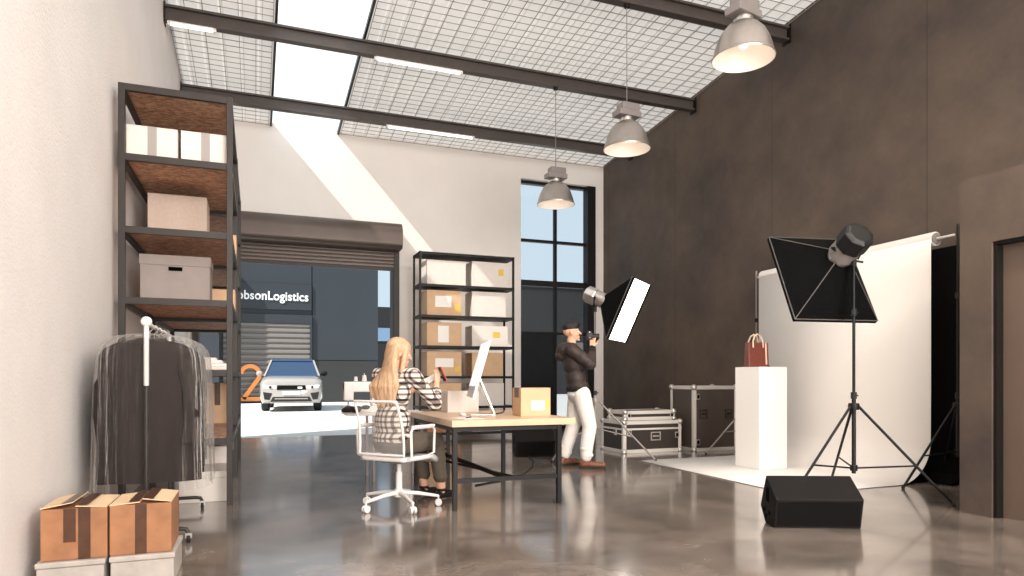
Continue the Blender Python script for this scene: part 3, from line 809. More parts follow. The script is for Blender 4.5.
# ------------------------------------------------------------------ garment rack with coats under clear film
RX, RY = -0.665, 4.95
r = thing('garment_rack', 'pale tubular garment rack on castors by the white wall', 'garment rack', (RX, RY, 0))
RL = 1.25
for y in (0, RL):
    MB().tube([(0, y, 1.05), (0, y, 1.46)], 0.016, 12).build('upright', 'rack', r, True)
    MB().tube([(0, y, 0.09), (0, y, 1.07)], 0.013, 12).build('lower_upright', 'steel_dark', r, True)
    if y == 0: MB().sphere((0, y, 1.47), 0.034, 12).build('ball_finial', 'white_plastic', r, True)
    MB().tube([(-0.27, y, 0.085)]+[(x, y, 0.095) for x in (-0.24, 0.2)]+[(0.235, y, 0.09), (0.25, y, 0.06)], 0.014, 10).build('foot_bar', 'steel_dark', r, True)
    for x in (-0.27, 0.25):
        c = MB(); ax = Matrix.Rotation(PI/2, 3, 'Y')
        c.lathe([(0, -0.012), (0.024, -0.012), (0.028, -0.006), (0.028, 0.006), (0.024, 0.012), (0, 0.012)], 16, (x, y, 0.028), ax)
        k = c.build('castor', 'rubber', r, True)
        MB().box((x-0.02, y-0.016, 0.03), (x+0.02, y+0.016, 0.066)).build('castor_fork', 'chrome', k)
MB().tube([(0, 0, 1.455), (0, RL, 1.455)], 0.014, 12).build('hanging_rail', 'rack', r, True)
def coat_sections(hw, ht, z_top, z_bot, seed, neck=0.07):
    rnd = random.Random(seed); n = 44
    lv = [(z_top+0.035, neck, 0.35), (z_top+0.02, neck*1.5, 0.5), (z_top, hw*0.62, 0.75), (z_top-0.035, hw*0.84, 0.9), (z_top-0.09, hw*0.95, 1.0), (z_top-0.2, hw*0.97, 1.0)]
    k = 8
    for i in range(1, k+1): lv.append((z_top-0.2-(z_top-0.2-z_bot)*i/k, hw*(0.97+0.03*i/k), 1.0))
    ph = rnd.random()*6
    rings = []
    for z, a, s in lv:
        d = (z_top-z)/(z_top-z_bot)
        ring = []
        for j in range(n):
            t = 2*PI*j/n; c, q = math.cos(t), math.sin(t)
            ex = 0.75
            x = a*math.copysign(abs(c)**ex, c); y = ht*s*math.copysign(abs(q)**ex, q)
            fold = 1+max(0, d)*(0.14*math.sin(7*t+ph)+0.08*math.sin(13*t+2*ph))
            ring.append((x*(1+0.02*max(0, d)*math.sin(5*t+ph)), y*fold, z))
        rings.append(ring)
    return rings
def loft(rings, cap_top=True, cap_bot=True):
    b = MB(); R_ = [[b.bm.verts.new(p) for p in q] for q in rings]; n = len(R_[0])
    for A, B in zip(R_, R_[1:]):
        for i in range(n): b.face([A[i], A[(i+1) % n], B[(i+1) % n], B[i]])
    if cap_top: b.face(R_[0])
    if cap_bot: b.face(R_[-1][::-1])
    return b
labs = ['dark brown coat at the front of the garment rack under clear film', 'second dark coat on the garment rack, pressed behind the front one', 'third dark coat hanging deep on the garment rack', 'rearmost dark coat on the garment rack']
for i, y in enumerate((5.10, 5.33, 5.56, 5.80)):
    c = thing('hanging_coat', labs[i], 'coat', (RX, y, 0), 0, 'coats on the garment rack')
    loft(coat_sections(0.315, 0.085, 1.335, 0.40+0.02*i, i+3)).build('coat_body', 'coat' if i % 2 == 0 else 'coat2', c, True, angle=80)
    for s in (-1, 1):
        MB().tube([(s*0.20, -0.03, 1.22), (s*0.255, -0.07, 1.05), (s*0.262, -0.085, 0.85), (s*0.25, -0.085, 0.66)], [0.05, 0.058, 0.052, 0.046], 12).build('sleeve', 'coat' if i % 2 == 0 else 'coat2', c, True)
    h = MB(); h.tube([(0, 0, 1.34), (0, 0, 1.41)]+[(0.022*math.cos(a)-0.022+0.022, 0, 1.445+0.026*math.sin(a)) for a in (-1.2, -0.4, 0.4, 1.2, 2.0, 2.8)], 0.004, 6)
    h.tube([(-0.19, 0, 1.285), (0, 0, 1.345), (0.19, 0, 1.285)], 0.006, 6); h.build('hanger', 'chrome', c, True)
fl = MB(); rings = []
n = 72
for z, a, d in ((1.395, 0.12, 0.46), (1.382, 0.22, 0.50), (1.355, 0.285, 0.53), (1.31, 0.325, 0.545), (1.24, 0.345, 0.55), (1.1, 0.353, 0.555), (0.9, 0.36, 0.56), (0.7, 0.364, 0.56), (0.5, 0.368, 0.565), (0.35, 0.372, 0.57)):
    ring = []
    for j in range(n):
        t = 2*PI*j/n; c, q = math.cos(t), math.sin(t); dd = (1.4-z)
        f = 1+dd*(0.02*math.sin(19*t)+0.018*math.sin(31*t+1)+0.012*math.sin(47*t+2))
        ring.append((a*f*math.copysign(abs(c)**0.55, c), d*f*math.copysign(abs(q)**0.5, q), z))
    rings.append(ring)
o = loft(rings, True, False).build('garment_cover', 'film', None, True, angle=80, loc=(RX+0.005, 5.46, 0))
tag(o, 'clear plastic film draped over the coats on the garment rack', 'garment cover')

# ------------------------------------------------------------------ black shelving by the back wall
BX, BY, BW, BD = 2.71, 11.60, 1.80, 0.52
BZ = (0.12, 0.59, 1.135, 1.68, 2.225, 2.775, 3.345)
r = thing('black_shelving', 'open black steel shelving with white and tan boxes against the white back wall', 'shelving', (BX, BY, 0))
for x in (0, BW-0.035):
    for y in (0, BD-0.035):
        MB().box((x, y, 0), (x+0.035, y+0.035, 3.35)).build('post', 'black_steel', r)
for z in BZ:
    MB().box((0.0, -0.004, z-0.045), (BW, BD+0.004, z)).build('shelf', 'black_steel', r)
gB = 'boxes on the black shelving'
def bbox(lev, right, m, H, label, w=0.66, lab=None, st=None, tape=None):
    x = BX+0.09+w/2+(0.90 if right else 0.06)
    nm = {'card': 'tan_carton', 'card_light': 'tan_carton', 'white_box': 'white_carton'}[m]
    carton(nm, label, (x, BY+0.27, BZ[lev]), (w, 0.44, H), 0, m, tape, lab, st, gB)
bbox(5, 0, 'white_box', 0.44, 'white carton on the highest filled shelf of the black shelving, near the loading door', 0.72)
bbox(5, 1, 'white_box', 0.46, 'white carton with a yellow sticker on the highest filled shelf of the black shelving', 0.68, None, (0.22, 0.28, 0.10, 0.12))
bbox(4, 0, 'card_light', 0.45, 'tan carton with a white label on the second filled shelf of the black shelving', 0.64, (-0.02, 0.25, 0.30, 0.2), (0.24, 0.14, 0.1, 0.12))
bbox(4, 1, 'white_box', 0.46, 'plain white carton beside the tan one on the second filled shelf of the black shelving', 0.66)
bbox(3, 0, 'card_light', 0.42, 'tan carton with a tall white label on the middle shelf of the black shelving', 0.64, (-0.02, 0.21, 0.2, 0.3))
bbox(3, 1, 'white_box', 0.38, 'white carton with a yellow sticker behind the top of the monitor', 0.70, None, (0.12, 0.22, 0.14, 0.1))
bbox(2, 0, 'card_light', 0.44, 'tan carton with a wide white label over the hand of the seated woman', 0.64, (0.0, 0.24, 0.34, 0.16), (0.24, 0.12, 0.1, 0.1))
bbox(2, 1, 'card_light', 0.43, 'tan carton without a label right behind the monitor', 0.60)
bbox(1, 0, 'card_light', 0.42, 'tan carton low on the black shelving behind the grey desk box', 0.64)
bbox(1, 1, 'white_box', 0.42, 'white carton low on the black shelving behind the monitor foot', 0.62)
bbox(0, 0, 'card', 0.36, 'brown carton on the bottom shelf of the black shelving, near the loading door', 0.62)
bbox(0, 1, 'white_box', 0.36, 'white carton on the bottom shelf of the black shelving, under the desk edge', 0.62)

# ------------------------------------------------------------------ desk
DKX0, DKX1, DKY0, DKY1, DKZ = 1.505, 2.63, 5.28, 6.85, 0.75
r = thing('desk', 'long work desk with pale oak top and black steel frame', 'desk', (DKX0, DKY0, 0))
L, D = DKX1-DKX0, DKY1-DKY0
MB().box((0, 0, DKZ-0.055), (L, D, DKZ), bev=0.004).build('desk_top', 'wood', r)
lx0, lx1, ly0, ly1 = 0.04, 0.99, 0.06, D-0.10
for x in (lx0, lx1):
    for y in (ly0, ly1):
        MB().box((x-0.02, y-0.02, 0), (x+0.02, y+0.02, DKZ-0.055)).build('leg', 'black_steel', r, bevel=0.003)
f = MB()
for y in (ly0, ly1): f.box((lx0+0.02, y-0.015, DKZ-0.095), (lx1-0.02, y+0.015, DKZ-0.055))
for x in (lx0, lx1): f.box((x-0.015, ly0+0.02, DKZ-0.095), (x+0.015, ly1-0.02, DKZ-0.055))
f.build('apron', 'black_steel', r)
MB().box((lx0+0.02, ly0-0.015, 0.225), (lx1-0.02, ly0+0.015, 0.262)).build('stretcher', 'black_steel', r)
MB().bar((lx0+0.02, ly1, 0.42), (0.50, ly0+0.01, 0.245), 0.024, 0.034).build('diagonal_brace', 'black_steel', r)
MB().bar((lx0+0.02, ly1-0.5, 0.34), (0.60, ly0+0.01, 0.245), 0.016, 0.02).build('diagonal_brace', 'black_steel', r)
MB().box((0.265, ly1-0.36, 0), (0.295, ly1-0.33, DKZ-0.055)).build('centre_support', 'black_steel', r)
MB().box((lx0+0.02, ly1-0.355, 0.385), (0.265, ly1-0.335, 0.41)).build('side_rail', 'black_steel', r)

# monitor, its screen turned to the seated woman (-X)
r = thing('desktop_monitor', 'white flat desktop monitor seen from its edge on an aluminium foot', 'monitor', (2.03, 6.02, DKZ), math.radians(-12))
tilt = Matrix.Rotation(math.radians(16), 3, 'Y')
def tl(p): return tuple(tilt@Vector(p)+Vector((-0.13, 0, 0.165)))
b = MB(); b.box((-0.012, -0.31, 0.0), (0.012, 0.31, 0.55)); 
for v in b.bm.verts: v.co = Vector(tl(v.co))
b.build('monitor_shell', 'screen', r, bevel=0.005)
b = MB(); b.box((-0.0145, -0.295, 0.11), (-0.0118, 0.295, 0.537))
for v in b.bm.verts: v.co = Vector(tl(v.co))
b.build('screen_glass', 'lit_display', r)
b = MB(); b.box((-0.135, -0.10, 0.0), (0.10, 0.10, 0.012)); b.build('monitor_foot', 'chrome', r, bevel=0.004)
b = MB(); b.poly([(0.10, -0.09, 0.006), (0.10, 0.09, 0.006), (0.09, 0.09, 0.0), (0.09, -0.09, 0.0)], [(0,1,2,3)])
b.bar((0.092, 0, 0.012), tl((0.012, 0, 0.22)), 0.17, 0.012, up=(1, 0, 0)); b.build('monitor_stand', 'chrome', r)
r = thing('cable', 'black cable running from the monitor over the desk edge', 'cable', (2.17, 6.05, DKZ))
MB().tube([(0.0, 0.03, 0.005), (0.10, 0.15, 0.005), (0.2, 0.35, 0.005), (0.3, 0.6, 0.005), (0.36, 0.79, 0.004)], 0.006, 8).build('cord', 'rubber', r, True)
carton('grey_box', 'light grey box standing on the desk behind the monitor', (1.98, 6.66, DKZ), (0.33, 0.26, 0.215), 0, 'white_box', None, None, None)
r = carton('cardboard_box', 'brown carton with a white label on the near right corner of the desk', (2.40, 5.74, DKZ), (0.29, 0.24, 0.26), math.radians(-2), 'card_light', None, (0.02, 0.10, 0.13, 0.085), (0.115, 0.11, 0.03, 0.07))
MB().box((-0.146, -0.06, 0.17), (-0.1445, 0.06, 0.262)).build('tape', 'tape', r)
MB().box((-0.146, -0.06, 0.2602), (0.146, 0.0, 0.2618)).build('tape', 'tape', r)
r = thing('computer_mouse', 'white computer mouse beside the papers on the desk', 'mouse', (1.80, 5.95, DKZ))
MB().sphere((0, 0, 0.012), 0.05, 12, (0.62, 1.0, 0.34)).build('shell', 'white_plastic', r, True)
r = thing('paper_sheet', 'loose white sheet lying on the near left of the desk top', 'paper', (1.72, 5.55, DKZ), 0.2)
MB().box((-0.10, -0.14, 0), (0.10, 0.14, 0.002)).build('sheet', 'label', r)
r = thing('pen', 'dark pen lying on the sheet on the desk', 'pen', (1.74, 5.57, DKZ+0.002), 0.9)
MB().tube([(-0.07, 0, 0.005), (0.055, 0, 0.005), (0.07, 0, 0.005)], [0.005, 0.005, 0.0015], 8).build('barrel', 'black', r, True)

# ------------------------------------------------------------------ sewing machine on its own table
r = thing('sewing_table', 'small white table behind the seated woman, carrying the sewing machine', 'table', (1.20, 7.40, 0))
MB().box((-0.30, -0.27, 0.70), (0.55, 0.27, 0.73), bev=0.004).build('table_top', 'white_metal', r)
for x in (-0.02, 0.50):
    for y in (-0.23, 0.23): MB().box((x-0.014, y-0.014, 0), (x+0.014, y+0.014, 0.70)).build('leg', 'gear', r)
r = thing('sewing_machine', 'white sewing machine beside the loading door, left of the seated woman', 'sewing machine', (1.07, 7.30, 0.73))
MB().box((-0.20, -0.09, 0), (0.22, 0.09, 0.07), bev=0.012).build('bed', 'white_plastic', r)
b = MB(); b.box((0.10, -0.07, 0.07), (0.21, 0.07, 0.33), bev=0.015); b.box((-0.19, -0.06, 0.22), (0.12, 0.06, 0.33), bev=0.015); b.box((-0.19, -0.065, 0.13), (-0.09, 0.065, 0.33), bev=0.015); b.build('arm', 'white_plastic', r)
MB().lathe([(0, 0), (0.055, 0), (0.06, 0.01), (0.06, 0.025), (0.05, 0.03), (0, 0.03)], 20, (0.21, 0, 0.25), Matrix.Rotation(PI/2, 3, 'Y')).build('hand_wheel', 'white_plastic', r, True)
MB().tube([(-0.14, 0, 0.07), (-0.14, 0, 0.14)], 0.008, 8).build('needle_bar', 'chrome', r)
b = MB(); b.lathe([(0, 0.33), (0.004, 0.33), (0.004, 0.42), (0, 0.42)], 8, (0.03, 0, 0)); b.lathe([(0, 0.335), (0.028, 0.335), (0.02, 0.40), (0, 0.40)], 14, (0.03, 0, 0)); b.lathe([(0, 0.335), (0.022, 0.335), (0.016, 0.385), (0, 0.385)], 14, (-0.06, 0, 0)); b.build('thread_spool', 'white_box', r, True)
r = thing('dark_cloth', 'crumpled dark cloth under the sewing machine needle', 'cloth', (0.98, 7.13, 0.73))
b = MB()
for i in range(9): b.sphere((random.uniform(-0.11, 0.11), random.uniform(-0.03, 0.03), 0.028+random.uniform(0, 0.04)), random.uniform(0.03, 0.045), 8, (1.4, 1, 0.7))
o = b.build('crumpled_fabric', 'coat', r, True); md = o.modifiers.new('m', 'REMESH'); md.mode = 'VOXEL'; md.voxel_size = 0.01; md.use_smooth_shade = True

# ------------------------------------------------------------------ speakers
def wedge(label, loc, rz, L=0.60, sc=1.0):
    r = thing('wedge_speaker', label, 'speaker', loc, rz, 'black wedge speakers on the floor')
    pf = [(0.0, 0.0), (-0.05, 0.218), (0.17, 0.362), (0.30, 0.115), (0.19, 0.0)]
    pf = [(a*sc, b*sc) for a, b in pf]
    MB().prism([(p[0], p[1]) for p in pf], -L/2, L/2, 'x').build('cabinet', 'plastic_black', r, bevel=0.008)
    d = Vector((pf[1][0]-pf[0][0], pf[1][1]-pf[0][1])); u = d.normalized(); nn = Vector((-u.y, u.x))
    g = MB(); A = Vector(pf[0])+u*0.02+nn*0.001; B = Vector(pf[1])-u*0.02+nn*0.001
    g.poly([(-L/2+0.02, A.x, A.y), (L/2-0.02, A.x, A.y), (L/2-0.02, B.x, B.y), (-L/2+0.02, B.x, B.y)], [(0,1,2,3)])
    go = g.build('grille', 'grille', r); md = go.modifiers.new('s', 'SOLIDIFY'); md.thickness = 0.006; md.offset = 0
    for s in (-1, 1):
        x = s*(L/2)
        h = MB(); h.box((min(x, x+s*0.003), 0.10*sc, 0.17*sc), (max(x, x+s*0.003), 0.155*sc, 0.275*sc)); h.build('handle_recess', 'slot', r, bevel=0.001)
    p = MB(); ax = Matrix.Rotation(-PI/2, 3, 'Y')
    for y, z in ((0.20, 0.10), (0.16, 0.06), (0.09, 0.09)): p.lathe([(0, 0.0), (0.016, 0.0), (0.018, 0.003), (0, 0.004)], 14, (-L/2, y*sc, z*sc), ax)
    p.build('socket', 'slot', r)
    return r
wedge('black wedge speaker on the floor in front of the white backdrop', (3.845, 3.765, 0), math.radians(-23.5), 0.63)
wedge('black wedge speaker on the floor behind the desk', (3.66, 8.60, 0), math.radians(-12), 0.56, 1.05)
r = thing('cable', 'black cable trailing over the floor from the wedge speaker behind the desk', 'cable', (3.40, 8.4, 0))
MB().tube([(0.12, 0.1, 0.03), (0.10, 0.02, 0.008), (0.02, -0.3, 0.007), (-0.2, -0.8, 0.007), (-0.55, -1.35, 0.007), (-0.95, -1.7, 0.007), (-1.3, -1.9, 0.007)], 0.007, 8).build('cord', 'rubber', r, True)

# ------------------------------------------------------------------ flight cases
def flight_case(label, loc, size, rz=0, front=(), side=(), split=None, panel='laminate'):
    W2, D2, H = size[0]/2, size[1]/2, size[2]
    r = thing('flight_case', label, 'flight case', loc, rz, 'black flight cases with aluminium edges')
    MB().box((-W2+0.006, -D2+0.006, 0.006), (W2-0.006, D2-0.006, H-0.006)).build('panel_body', panel, r)
    e = MB(); t = 0.052
    for x in (-W2, W2-t):
        for y in (-D2, D2-t): e.box((x, y, 0), (x+t, y+t, H))
    for z in (0, H-t):
        for y in (-D2, D2-t): e.box((-W2+t, y, z), (W2-t, y+t, z+t))
        for x in (-W2, W2-t): e.box((x, -D2+t, z), (x+t, D2-t, z+t))
    if split:
        e.box((-W2-0.002, -D2-0.003, split-0.014), (W2+0.002, -D2+0.004, split+0.014)); e.box((-W2-0.003, -D2+0.004, split-0.014), (-W2+0.004, D2, split+0.014))
    e.build('edge_trim', 'alu', r, bevel=0.004)
    for x in (-W2, W2):
        for y in (-D2, D2):
            for z in (0.022, H-0.022):
                MB().sphere((x-math.copysign(0.018, x), y-math.copysign(0.018, y), z), 0.046, 10).build('ball_corner', 'chrome', r, True)
    def latch(x, z, w=0.07, h=0.09, onside=False):
        b = MB()
        if onside: b.box((-W2-0.006, x-w/2, z-h/2), (-W2+0.002, x+w/2, z+h/2))
        else: b.box((x-w/2, -D2-0.006, z-h/2), (x+w/2, -D2+0.002, z+h/2))
        k = b.build('butterfly_latch', 'chrome', r, bevel=0.003)
        b = MB()
        if onside: b.box((-W2-0.012, x-w*0.2, z-h*0.3), (-W2-0.006, x+w*0.2, z+h*0.3))
        else: b.box((x-w*0.28, -D2-0.012, z-h*0.3), (x+w*0.28, -D2-0.006, z+h*0.3))
        b.build('latch_wing', 'slot', k, bevel=0.002)
    def handle(x, z, w=0.17, h=0.13, m='chrome', onside=False):
        b = MB(); q = 0.018
        def bx(a0, a1, z0, z1, d0, d1):
            if onside: b.box((-W2+d0, a0, z0), (-W2+d1, a1, z1))
            else: b.box((a0, -D2+d0, z0), (a1, -D2+d1, z1))
        bx(x-w/2, x+w/2, z+h/2-q, z+h/2, -0.006, 0.004); bx(x-w/2, x+w/2, z-h/2, z-h/2+q, -0.006, 0.004)
        bx(x-w/2, x-w/2+q, z-h/2+q, z+h/2-q, -0.006, 0.004); bx(x+w/2-q, x+w/2, z-h/2+q, z+h/2-q, -0.006, 0.004)
        k = b.build('recessed_handle', m, r, bevel=0.002)
        b = MB(); bx(x-w/2+q+0.015, x+w/2-q-0.015, z-0.012, z+0.014, -0.014, 0.0); b.build('grip', 'chrome' if m == 'chrome' else 'rubber', k, bevel=0.004)
    for a in front: (latch if a[0] == 'L' else handle)(*a[1:])
    for a in side: (latch if a[0] == 'L' else handle)(*a[1:], onside=True)
    return r
flight_case('long black flight case on the floor with a chrome handle, under the flat case', (5.49, 8.80, 0), (1.0, 0.66, 0.47), 0, front=(('H', 0.05, 0.24), ('L', -0.40, 0.30), ('L', 0.42, 0.25)), side=(('L', -0.1, 0.3),), split=0.35)
flight_case('flat shallow black flight case lying on top of the long one', (5.50, 8.80, 0.47), (0.88, 0.48, 0.145), 0, front=(('L', -0.36, 0.075, 0.06, 0.07), ('L', 0.38, 0.075, 0.06, 0.07)), split=None)
flight_case('tall black flight case with aluminium edges by the dark wall', (6.50, 8.62, 0), (0.80, 0.60, 0.98), 0, front=(('H', -0.22, 0.56, 0.14, 0.14, 'laminate'), ('H', 0.24, 0.56, 0.14, 0.14, 'laminate'), ('L', -0.32, 0.82), ('L', -0.32, 0.14)), split=None, panel='laminate_grey')

# ------------------------------------------------------------------ tripods, softboxes
def tripod(name, label, cat, loc, h_top, z_hub, z_low, feet, m='black_steel', group=None, r_p=0.016):
    r = thing(name, label, cat, loc, 0, group)
    MB().tube([(0, 0, z_low-0.05), (0, 0, z_hub+0.1)], r_p*1.15, 12).build('lower_column', m, r, True)
    MB().tube([(0, 0, z_hub+0.1), (0, 0, h_top)], r_p*0.85, 12).build('upper_column', m, r, True)
    for z in (z_hub+0.10, (z_hub+h_top)/2+0.2):
        c = MB(); c.lathe([(0, -0.03), (r_p*1.6, -0.03), (r_p*1.6, 0.03), (0, 0.03)], 14, (0, 0, z)); c.tube([(0.0, 0, z), (0.05, 0, z)], 0.007, 8); c.build('clamp_collar', 'rubber', r, True)
    MB().lathe([(0, -0.03), (0.045, -0.03), (0.05, 0.0), (0.045, 0.03), (0, 0.03)], 18, (0, 0, z_hub)).build('leg_hub', m, r, True)
    MB().lathe([(0, -0.025), (0.032, -0.025), (0.032, 0.025), (0, 0.025)], 14, (0, 0, z_low)).build('brace_hub', m, r, True)
    for a, R in feet:
        d = Vector((math.cos(a), math.sin(a), 0)); p = d*0.04+Vector((0, 0, z_hub)); q = d*R+Vector((0, 0, 0.014))
        MB().tube([p, q], 0.012, 10).build('leg', m, r, True)
        k = p.lerp(q, 0.62)
        MB().tube([d*0.02+Vector((0, 0, z_low)), k], 0.008, 8).build('brace', m, r, True)
        MB().sphere(q, 0.018, 8).build('rubber_foot', 'rubber', r, True)
    return r
CAMR = math.radians(-21.04)
S1 = (5.10, 4.57)
tripod('light_stand', 'black tripod light stand in front of the white backdrop, holding the big softbox', 'light stand', (*S1, 0), 2.16, 0.84, 0.28, [(math.radians(a)+CAMR, R) for a, R in ((-28.6, 0.76), (80, 0.74), (200, 0.74))])
S2 = (4.27, 7.99)
tripod('light_stand', 'grey tripod light stand right behind the photographer', 'light stand', (*S2, 0), 2.03, 0.80, 0.42, [(math.radians(a)+CAMR, R) for a, R in ((-12, 0.80), (100, 0.62), (205, 0.66))], 'gear')

def softbox(label, C, ya, pi, ro, w_, h_, L, head_m, ring_r, head_r, head_l, energy, neck):
    C = Vector(C)
    n_ = Vector((math.sin(ya)*math.cos(pi), math.cos(ya)*math.cos(pi), math.sin(pi)))
    rr = n_.cross(Vector((0, 0, 1))).normalized(); u = rr.cross(n_)
    r2 = rr*math.cos(ro)+u*math.sin(ro); u2 = u*math.cos(ro)-rr*math.sin(ro)
    base = Vector(neck)
    r = thing('studio_light', label, 'studio light', base)
    def P(a, b, c): return C+r2*a+u2*b+n_*c-base
    F = [P(a*w_/2, b*h_/2, L) for a, b in ((-1, 1), (-1, -1), (1, -1), (1, 1))]
    k = ring_r
    B = [P(a*k, b*k, 0) for a, b in ((-1, 1), (-1, -1), (1, -1), (1, 1))]
    lip = [P(a*w_/2, b*h_/2, L+0.04) for a, b in ((-1, 1), (-1, -1), (1, -1), (1, 1))]
    b = MB(); b.poly(B+F+lip, [(0,1,5,4), (1,2,6,5), (2,3,7,6), (3,0,4,7), (4,5,9,8), (5,6,10,9), (6,7,11,10), (7,4,8,11)])
    o = b.build('softbox_shell', 'fabric_black', r); md = o.modifiers.new('s', 'SOLIDIFY'); md.thickness = 0.006; md.offset = 0
    s = MB()
    for i in range(4): s.tube([B[i], F[i]], 0.005, 6)
    for i in range(4): s.tube([F[i], F[(i+1) % 4]], 0.006, 6)
    s.build('rod_seam', 'seam', o, True)
    b = MB(); b.poly([P(a*w_/2*0.985, c*h_/2*0.985, L+0.012) for a, c in ((-1, 1), (-1, -1), (1, -1), (1, 1))], [(0,1,2,3)])
    dd = b.build('diffuser', 'diffuser', r); md = dd.modifiers.new('s', 'SOLIDIFY'); md.thickness = 0.004; md.offset = 0
    Rm = n_.to_track_quat('Z', 'Y').to_matrix()
    MB().lathe([(k*0.85, -0.03), (k*1.30, -0.03), (k*1.35, 0.0), (k*1.30, 0.03), (k*0.85, 0.03)], 28, C-base, Rm).build('speed_ring', 'chrome', r, True)
    MB().lathe([(0, -head_l*0.45), (head_r*0.92, -head_l*0.45), (head_r*0.95, -0.03), (0, -0.03)], 28, C-base, Rm).build('lamp_body', head_m, r, True)
    MB().lathe([(0, -head_l), (head_r*0.75, -head_l), (head_r*1.04, -head_l*0.93), (head_r*1.06, -head_l*0.5), (head_r*0.98, -head_l*0.44), (0, -head_l*0.44)], 8, C-base, Rm).build('rear_housing', 'black' if head_m != 'chrome' else 'chrome', r, False, bevel=0.008)
    y = MB(); hc = C-n_*head_l*0.35-base
    for sgn in (-1, 1): y.bar(hc+r2*sgn*head_r*1.1, Vector((0, 0, 0.03))+r2*sgn*head_r*0.25, 0.03, 0.012, up=n_)
    y.tube([(0, 0, -0.04), (0, 0, 0.06)], 0.024, 12); y.tube([hc+r2*-head_r*1.15, hc+r2*head_r*1.15], 0.012, 8)
    y.build('yoke', 'black_steel', r)
    MB().tube([(0, 0, 0.01), tuple(rr*0.09+Vector((0, 0, 0.0)))], 0.010, 8).build('tilt_knob', 'rubber', r, True)
    return r
softbox('big black softbox seen from behind, aimed at the handbag on the plinth', (5.084, 4.706, 2.23), 0.221, -0.504, -0.009, 0.84, 0.98, 0.323, 'gear', 0.085, 0.135, 0.33, 0, (S1[0], S1[1], 2.16))
softbox('softbox with its bright white face showing, above the photographer', (4.36, 7.879, 2.125), 2.472, -0.42, 0.027, 0.658, 0.842, 0.356, 'chrome', 0.075, 0.11, 0.30, 0, (S2[0], S2[1], 2.03))

# ------------------------------------------------------------------ backdrop
def pb(y): return 6.66+(y-4.94)*0.054
r = thing('paper_backdrop', 'wide white paper backdrop hanging from its roll and sweeping out over the floor', 'backdrop', (6.66, 4.94, 0))
def bdx(y): return (y)*0.054
prof = [(-0.07, 2.55), (-0.07, 1.4), (-0.072, 0.62)]
c0, rad = (-0.52, 0.455), 0.45
prof += [(c0[0]+rad*math.cos(a), c0[1]+rad*math.sin(a)) for a in [-(PI/2)*i/10 for i in range(1, 11)]]
prof += [(-1.2, 0.005), (-1.93, 0.005)]
b = MB(); ys = (0.0, 2.72)
A = [b.bm.verts.new((p+bdx(0)*(1 if z > 0.01 else 0.2), 0, z)) for p, z in prof]; B = [b.bm.verts.new((p+bdx(2.72)*(1 if z > 0.01 else 0.2), 2.72, z)) for p, z in prof]
for i in range(len(prof)-1): b.face([A[i], A[i+1], B[i+1], B[i]])
o = b.build('paper_sheet', 'paper', r, True, angle=60); md = o.modifiers.new('s', 'SOLIDIFY'); md.thickness = 0.004; md.offset = 1
b = MB(); b.tube([(0, 0.0, 2.56), (bdx(2.72), 2.72, 2.56)], 0.074, 28); b.build('paper_roll', 'paper', r, True, angle=50)
MB().tube([(-0.0, -0.012, 2.56), (0.001, 0.01, 2.56)], 0.060, 24).build('roll_core', 'gear', r, True)
r = thing('backdrop_crossbar', 'thin pale crossbar carrying the paper roll between its two stands', 'pole', (6.66, 4.72, 2.56))
MB().tube([(-0.003, 0.018, 0), (0.162, 3.06, 0)], 0.014, 12).build('bar', 'rack', r, True)
tripod('backdrop_stand', 'near backdrop stand, its leg showing beside the dark concrete block', 'stand', (6.655, 4.70, 0), 2.66, 0.82, 0.35, [(math.radians(a), R) for a, R in ((172, 0.66), (52, 0.5), (-75, 0.66))], 'black_steel', 'backdrop stands')
tripod('backdrop_stand', 'far backdrop stand with a leg reaching in front of the tall flight case', 'stand', (6.83, 7.82, 0), 2.66, 0.82, 0.35, [(math.radians(a), R) for a, R in ((170, 0.80), (60, 0.22), (-80, 0.25))], 'gear', 'backdrop stands')
b = MB(); b.poly([(6.90, 4.74, 2.50), (6.90, 7.5, 2.50), (6.90, 7.5, 0.25), (6.90, 4.74, 0.25), (6.86, 7.5, 0.08), (6.86, 4.74, 0.08), (6.62, 7.5, 0.012), (6.62, 4.74, 0.012)], [(0,1,2,3), (3,2,4,5), (5,4,6,7)])
o = b.build('black_backdrop_cloth', 'black_cloth'); md = o.modifiers.new('s', 'SOLIDIFY'); md.thickness = 0.01
tag(o, 'black cloth hanging behind the white paper backdrop beside the near stand', 'backdrop')

# plinth and handbag
r = thing('display_plinth', 'white square display plinth standing on the paper backdrop', 'plinth', (5.77, 6.53, 0.008))
MB().box((-0.21, -0.21, 0.012), (0.21, 0.21, 1.225), bev=0.003).build('plinth_body', 'plinth', r)
MB().box((-0.20, -0.20, 0.0), (0.20, 0.20, 0.012)).build('plinth_foot', 'plinth', r)
r = thing('handbag', 'red brown leather handbag with pale handles on the white plinth', 'bag', (5.72, 6.55, 1.234), math.radians(-12))
b = MB(); b.poly([(-0.135, -0.065, 0), (0.135, -0.065, 0), (0.135, 0.065, 0), (-0.135, 0.065, 0), (-0.128, -0.045, 0.30), (0.132, -0.045, 0.30), (0.132, 0.045, 0.30), (-0.128, 0.045, 0.30)], [(3,2,1,0), (0,1,5,4), (1,2,6,5), (2,3,7,6), (3,0,4,7), (4,5,6,7)])
b.build('bag_body', 'bag', r, bevel=0.012)
for s in (-1, 1):
    MB().tube([(-0.075, s*0.06, 0.235), (-0.073, s*0.056, 0.31), (-0.05, s*0.045, 0.375), (-0.01, s*0.04, 0.40), (0.03, s*0.045, 0.375), (0.053, s*0.056, 0.31), (0.055, s*0.06, 0.235)], 0.010, 10).build('handle', 'handle', r, True)
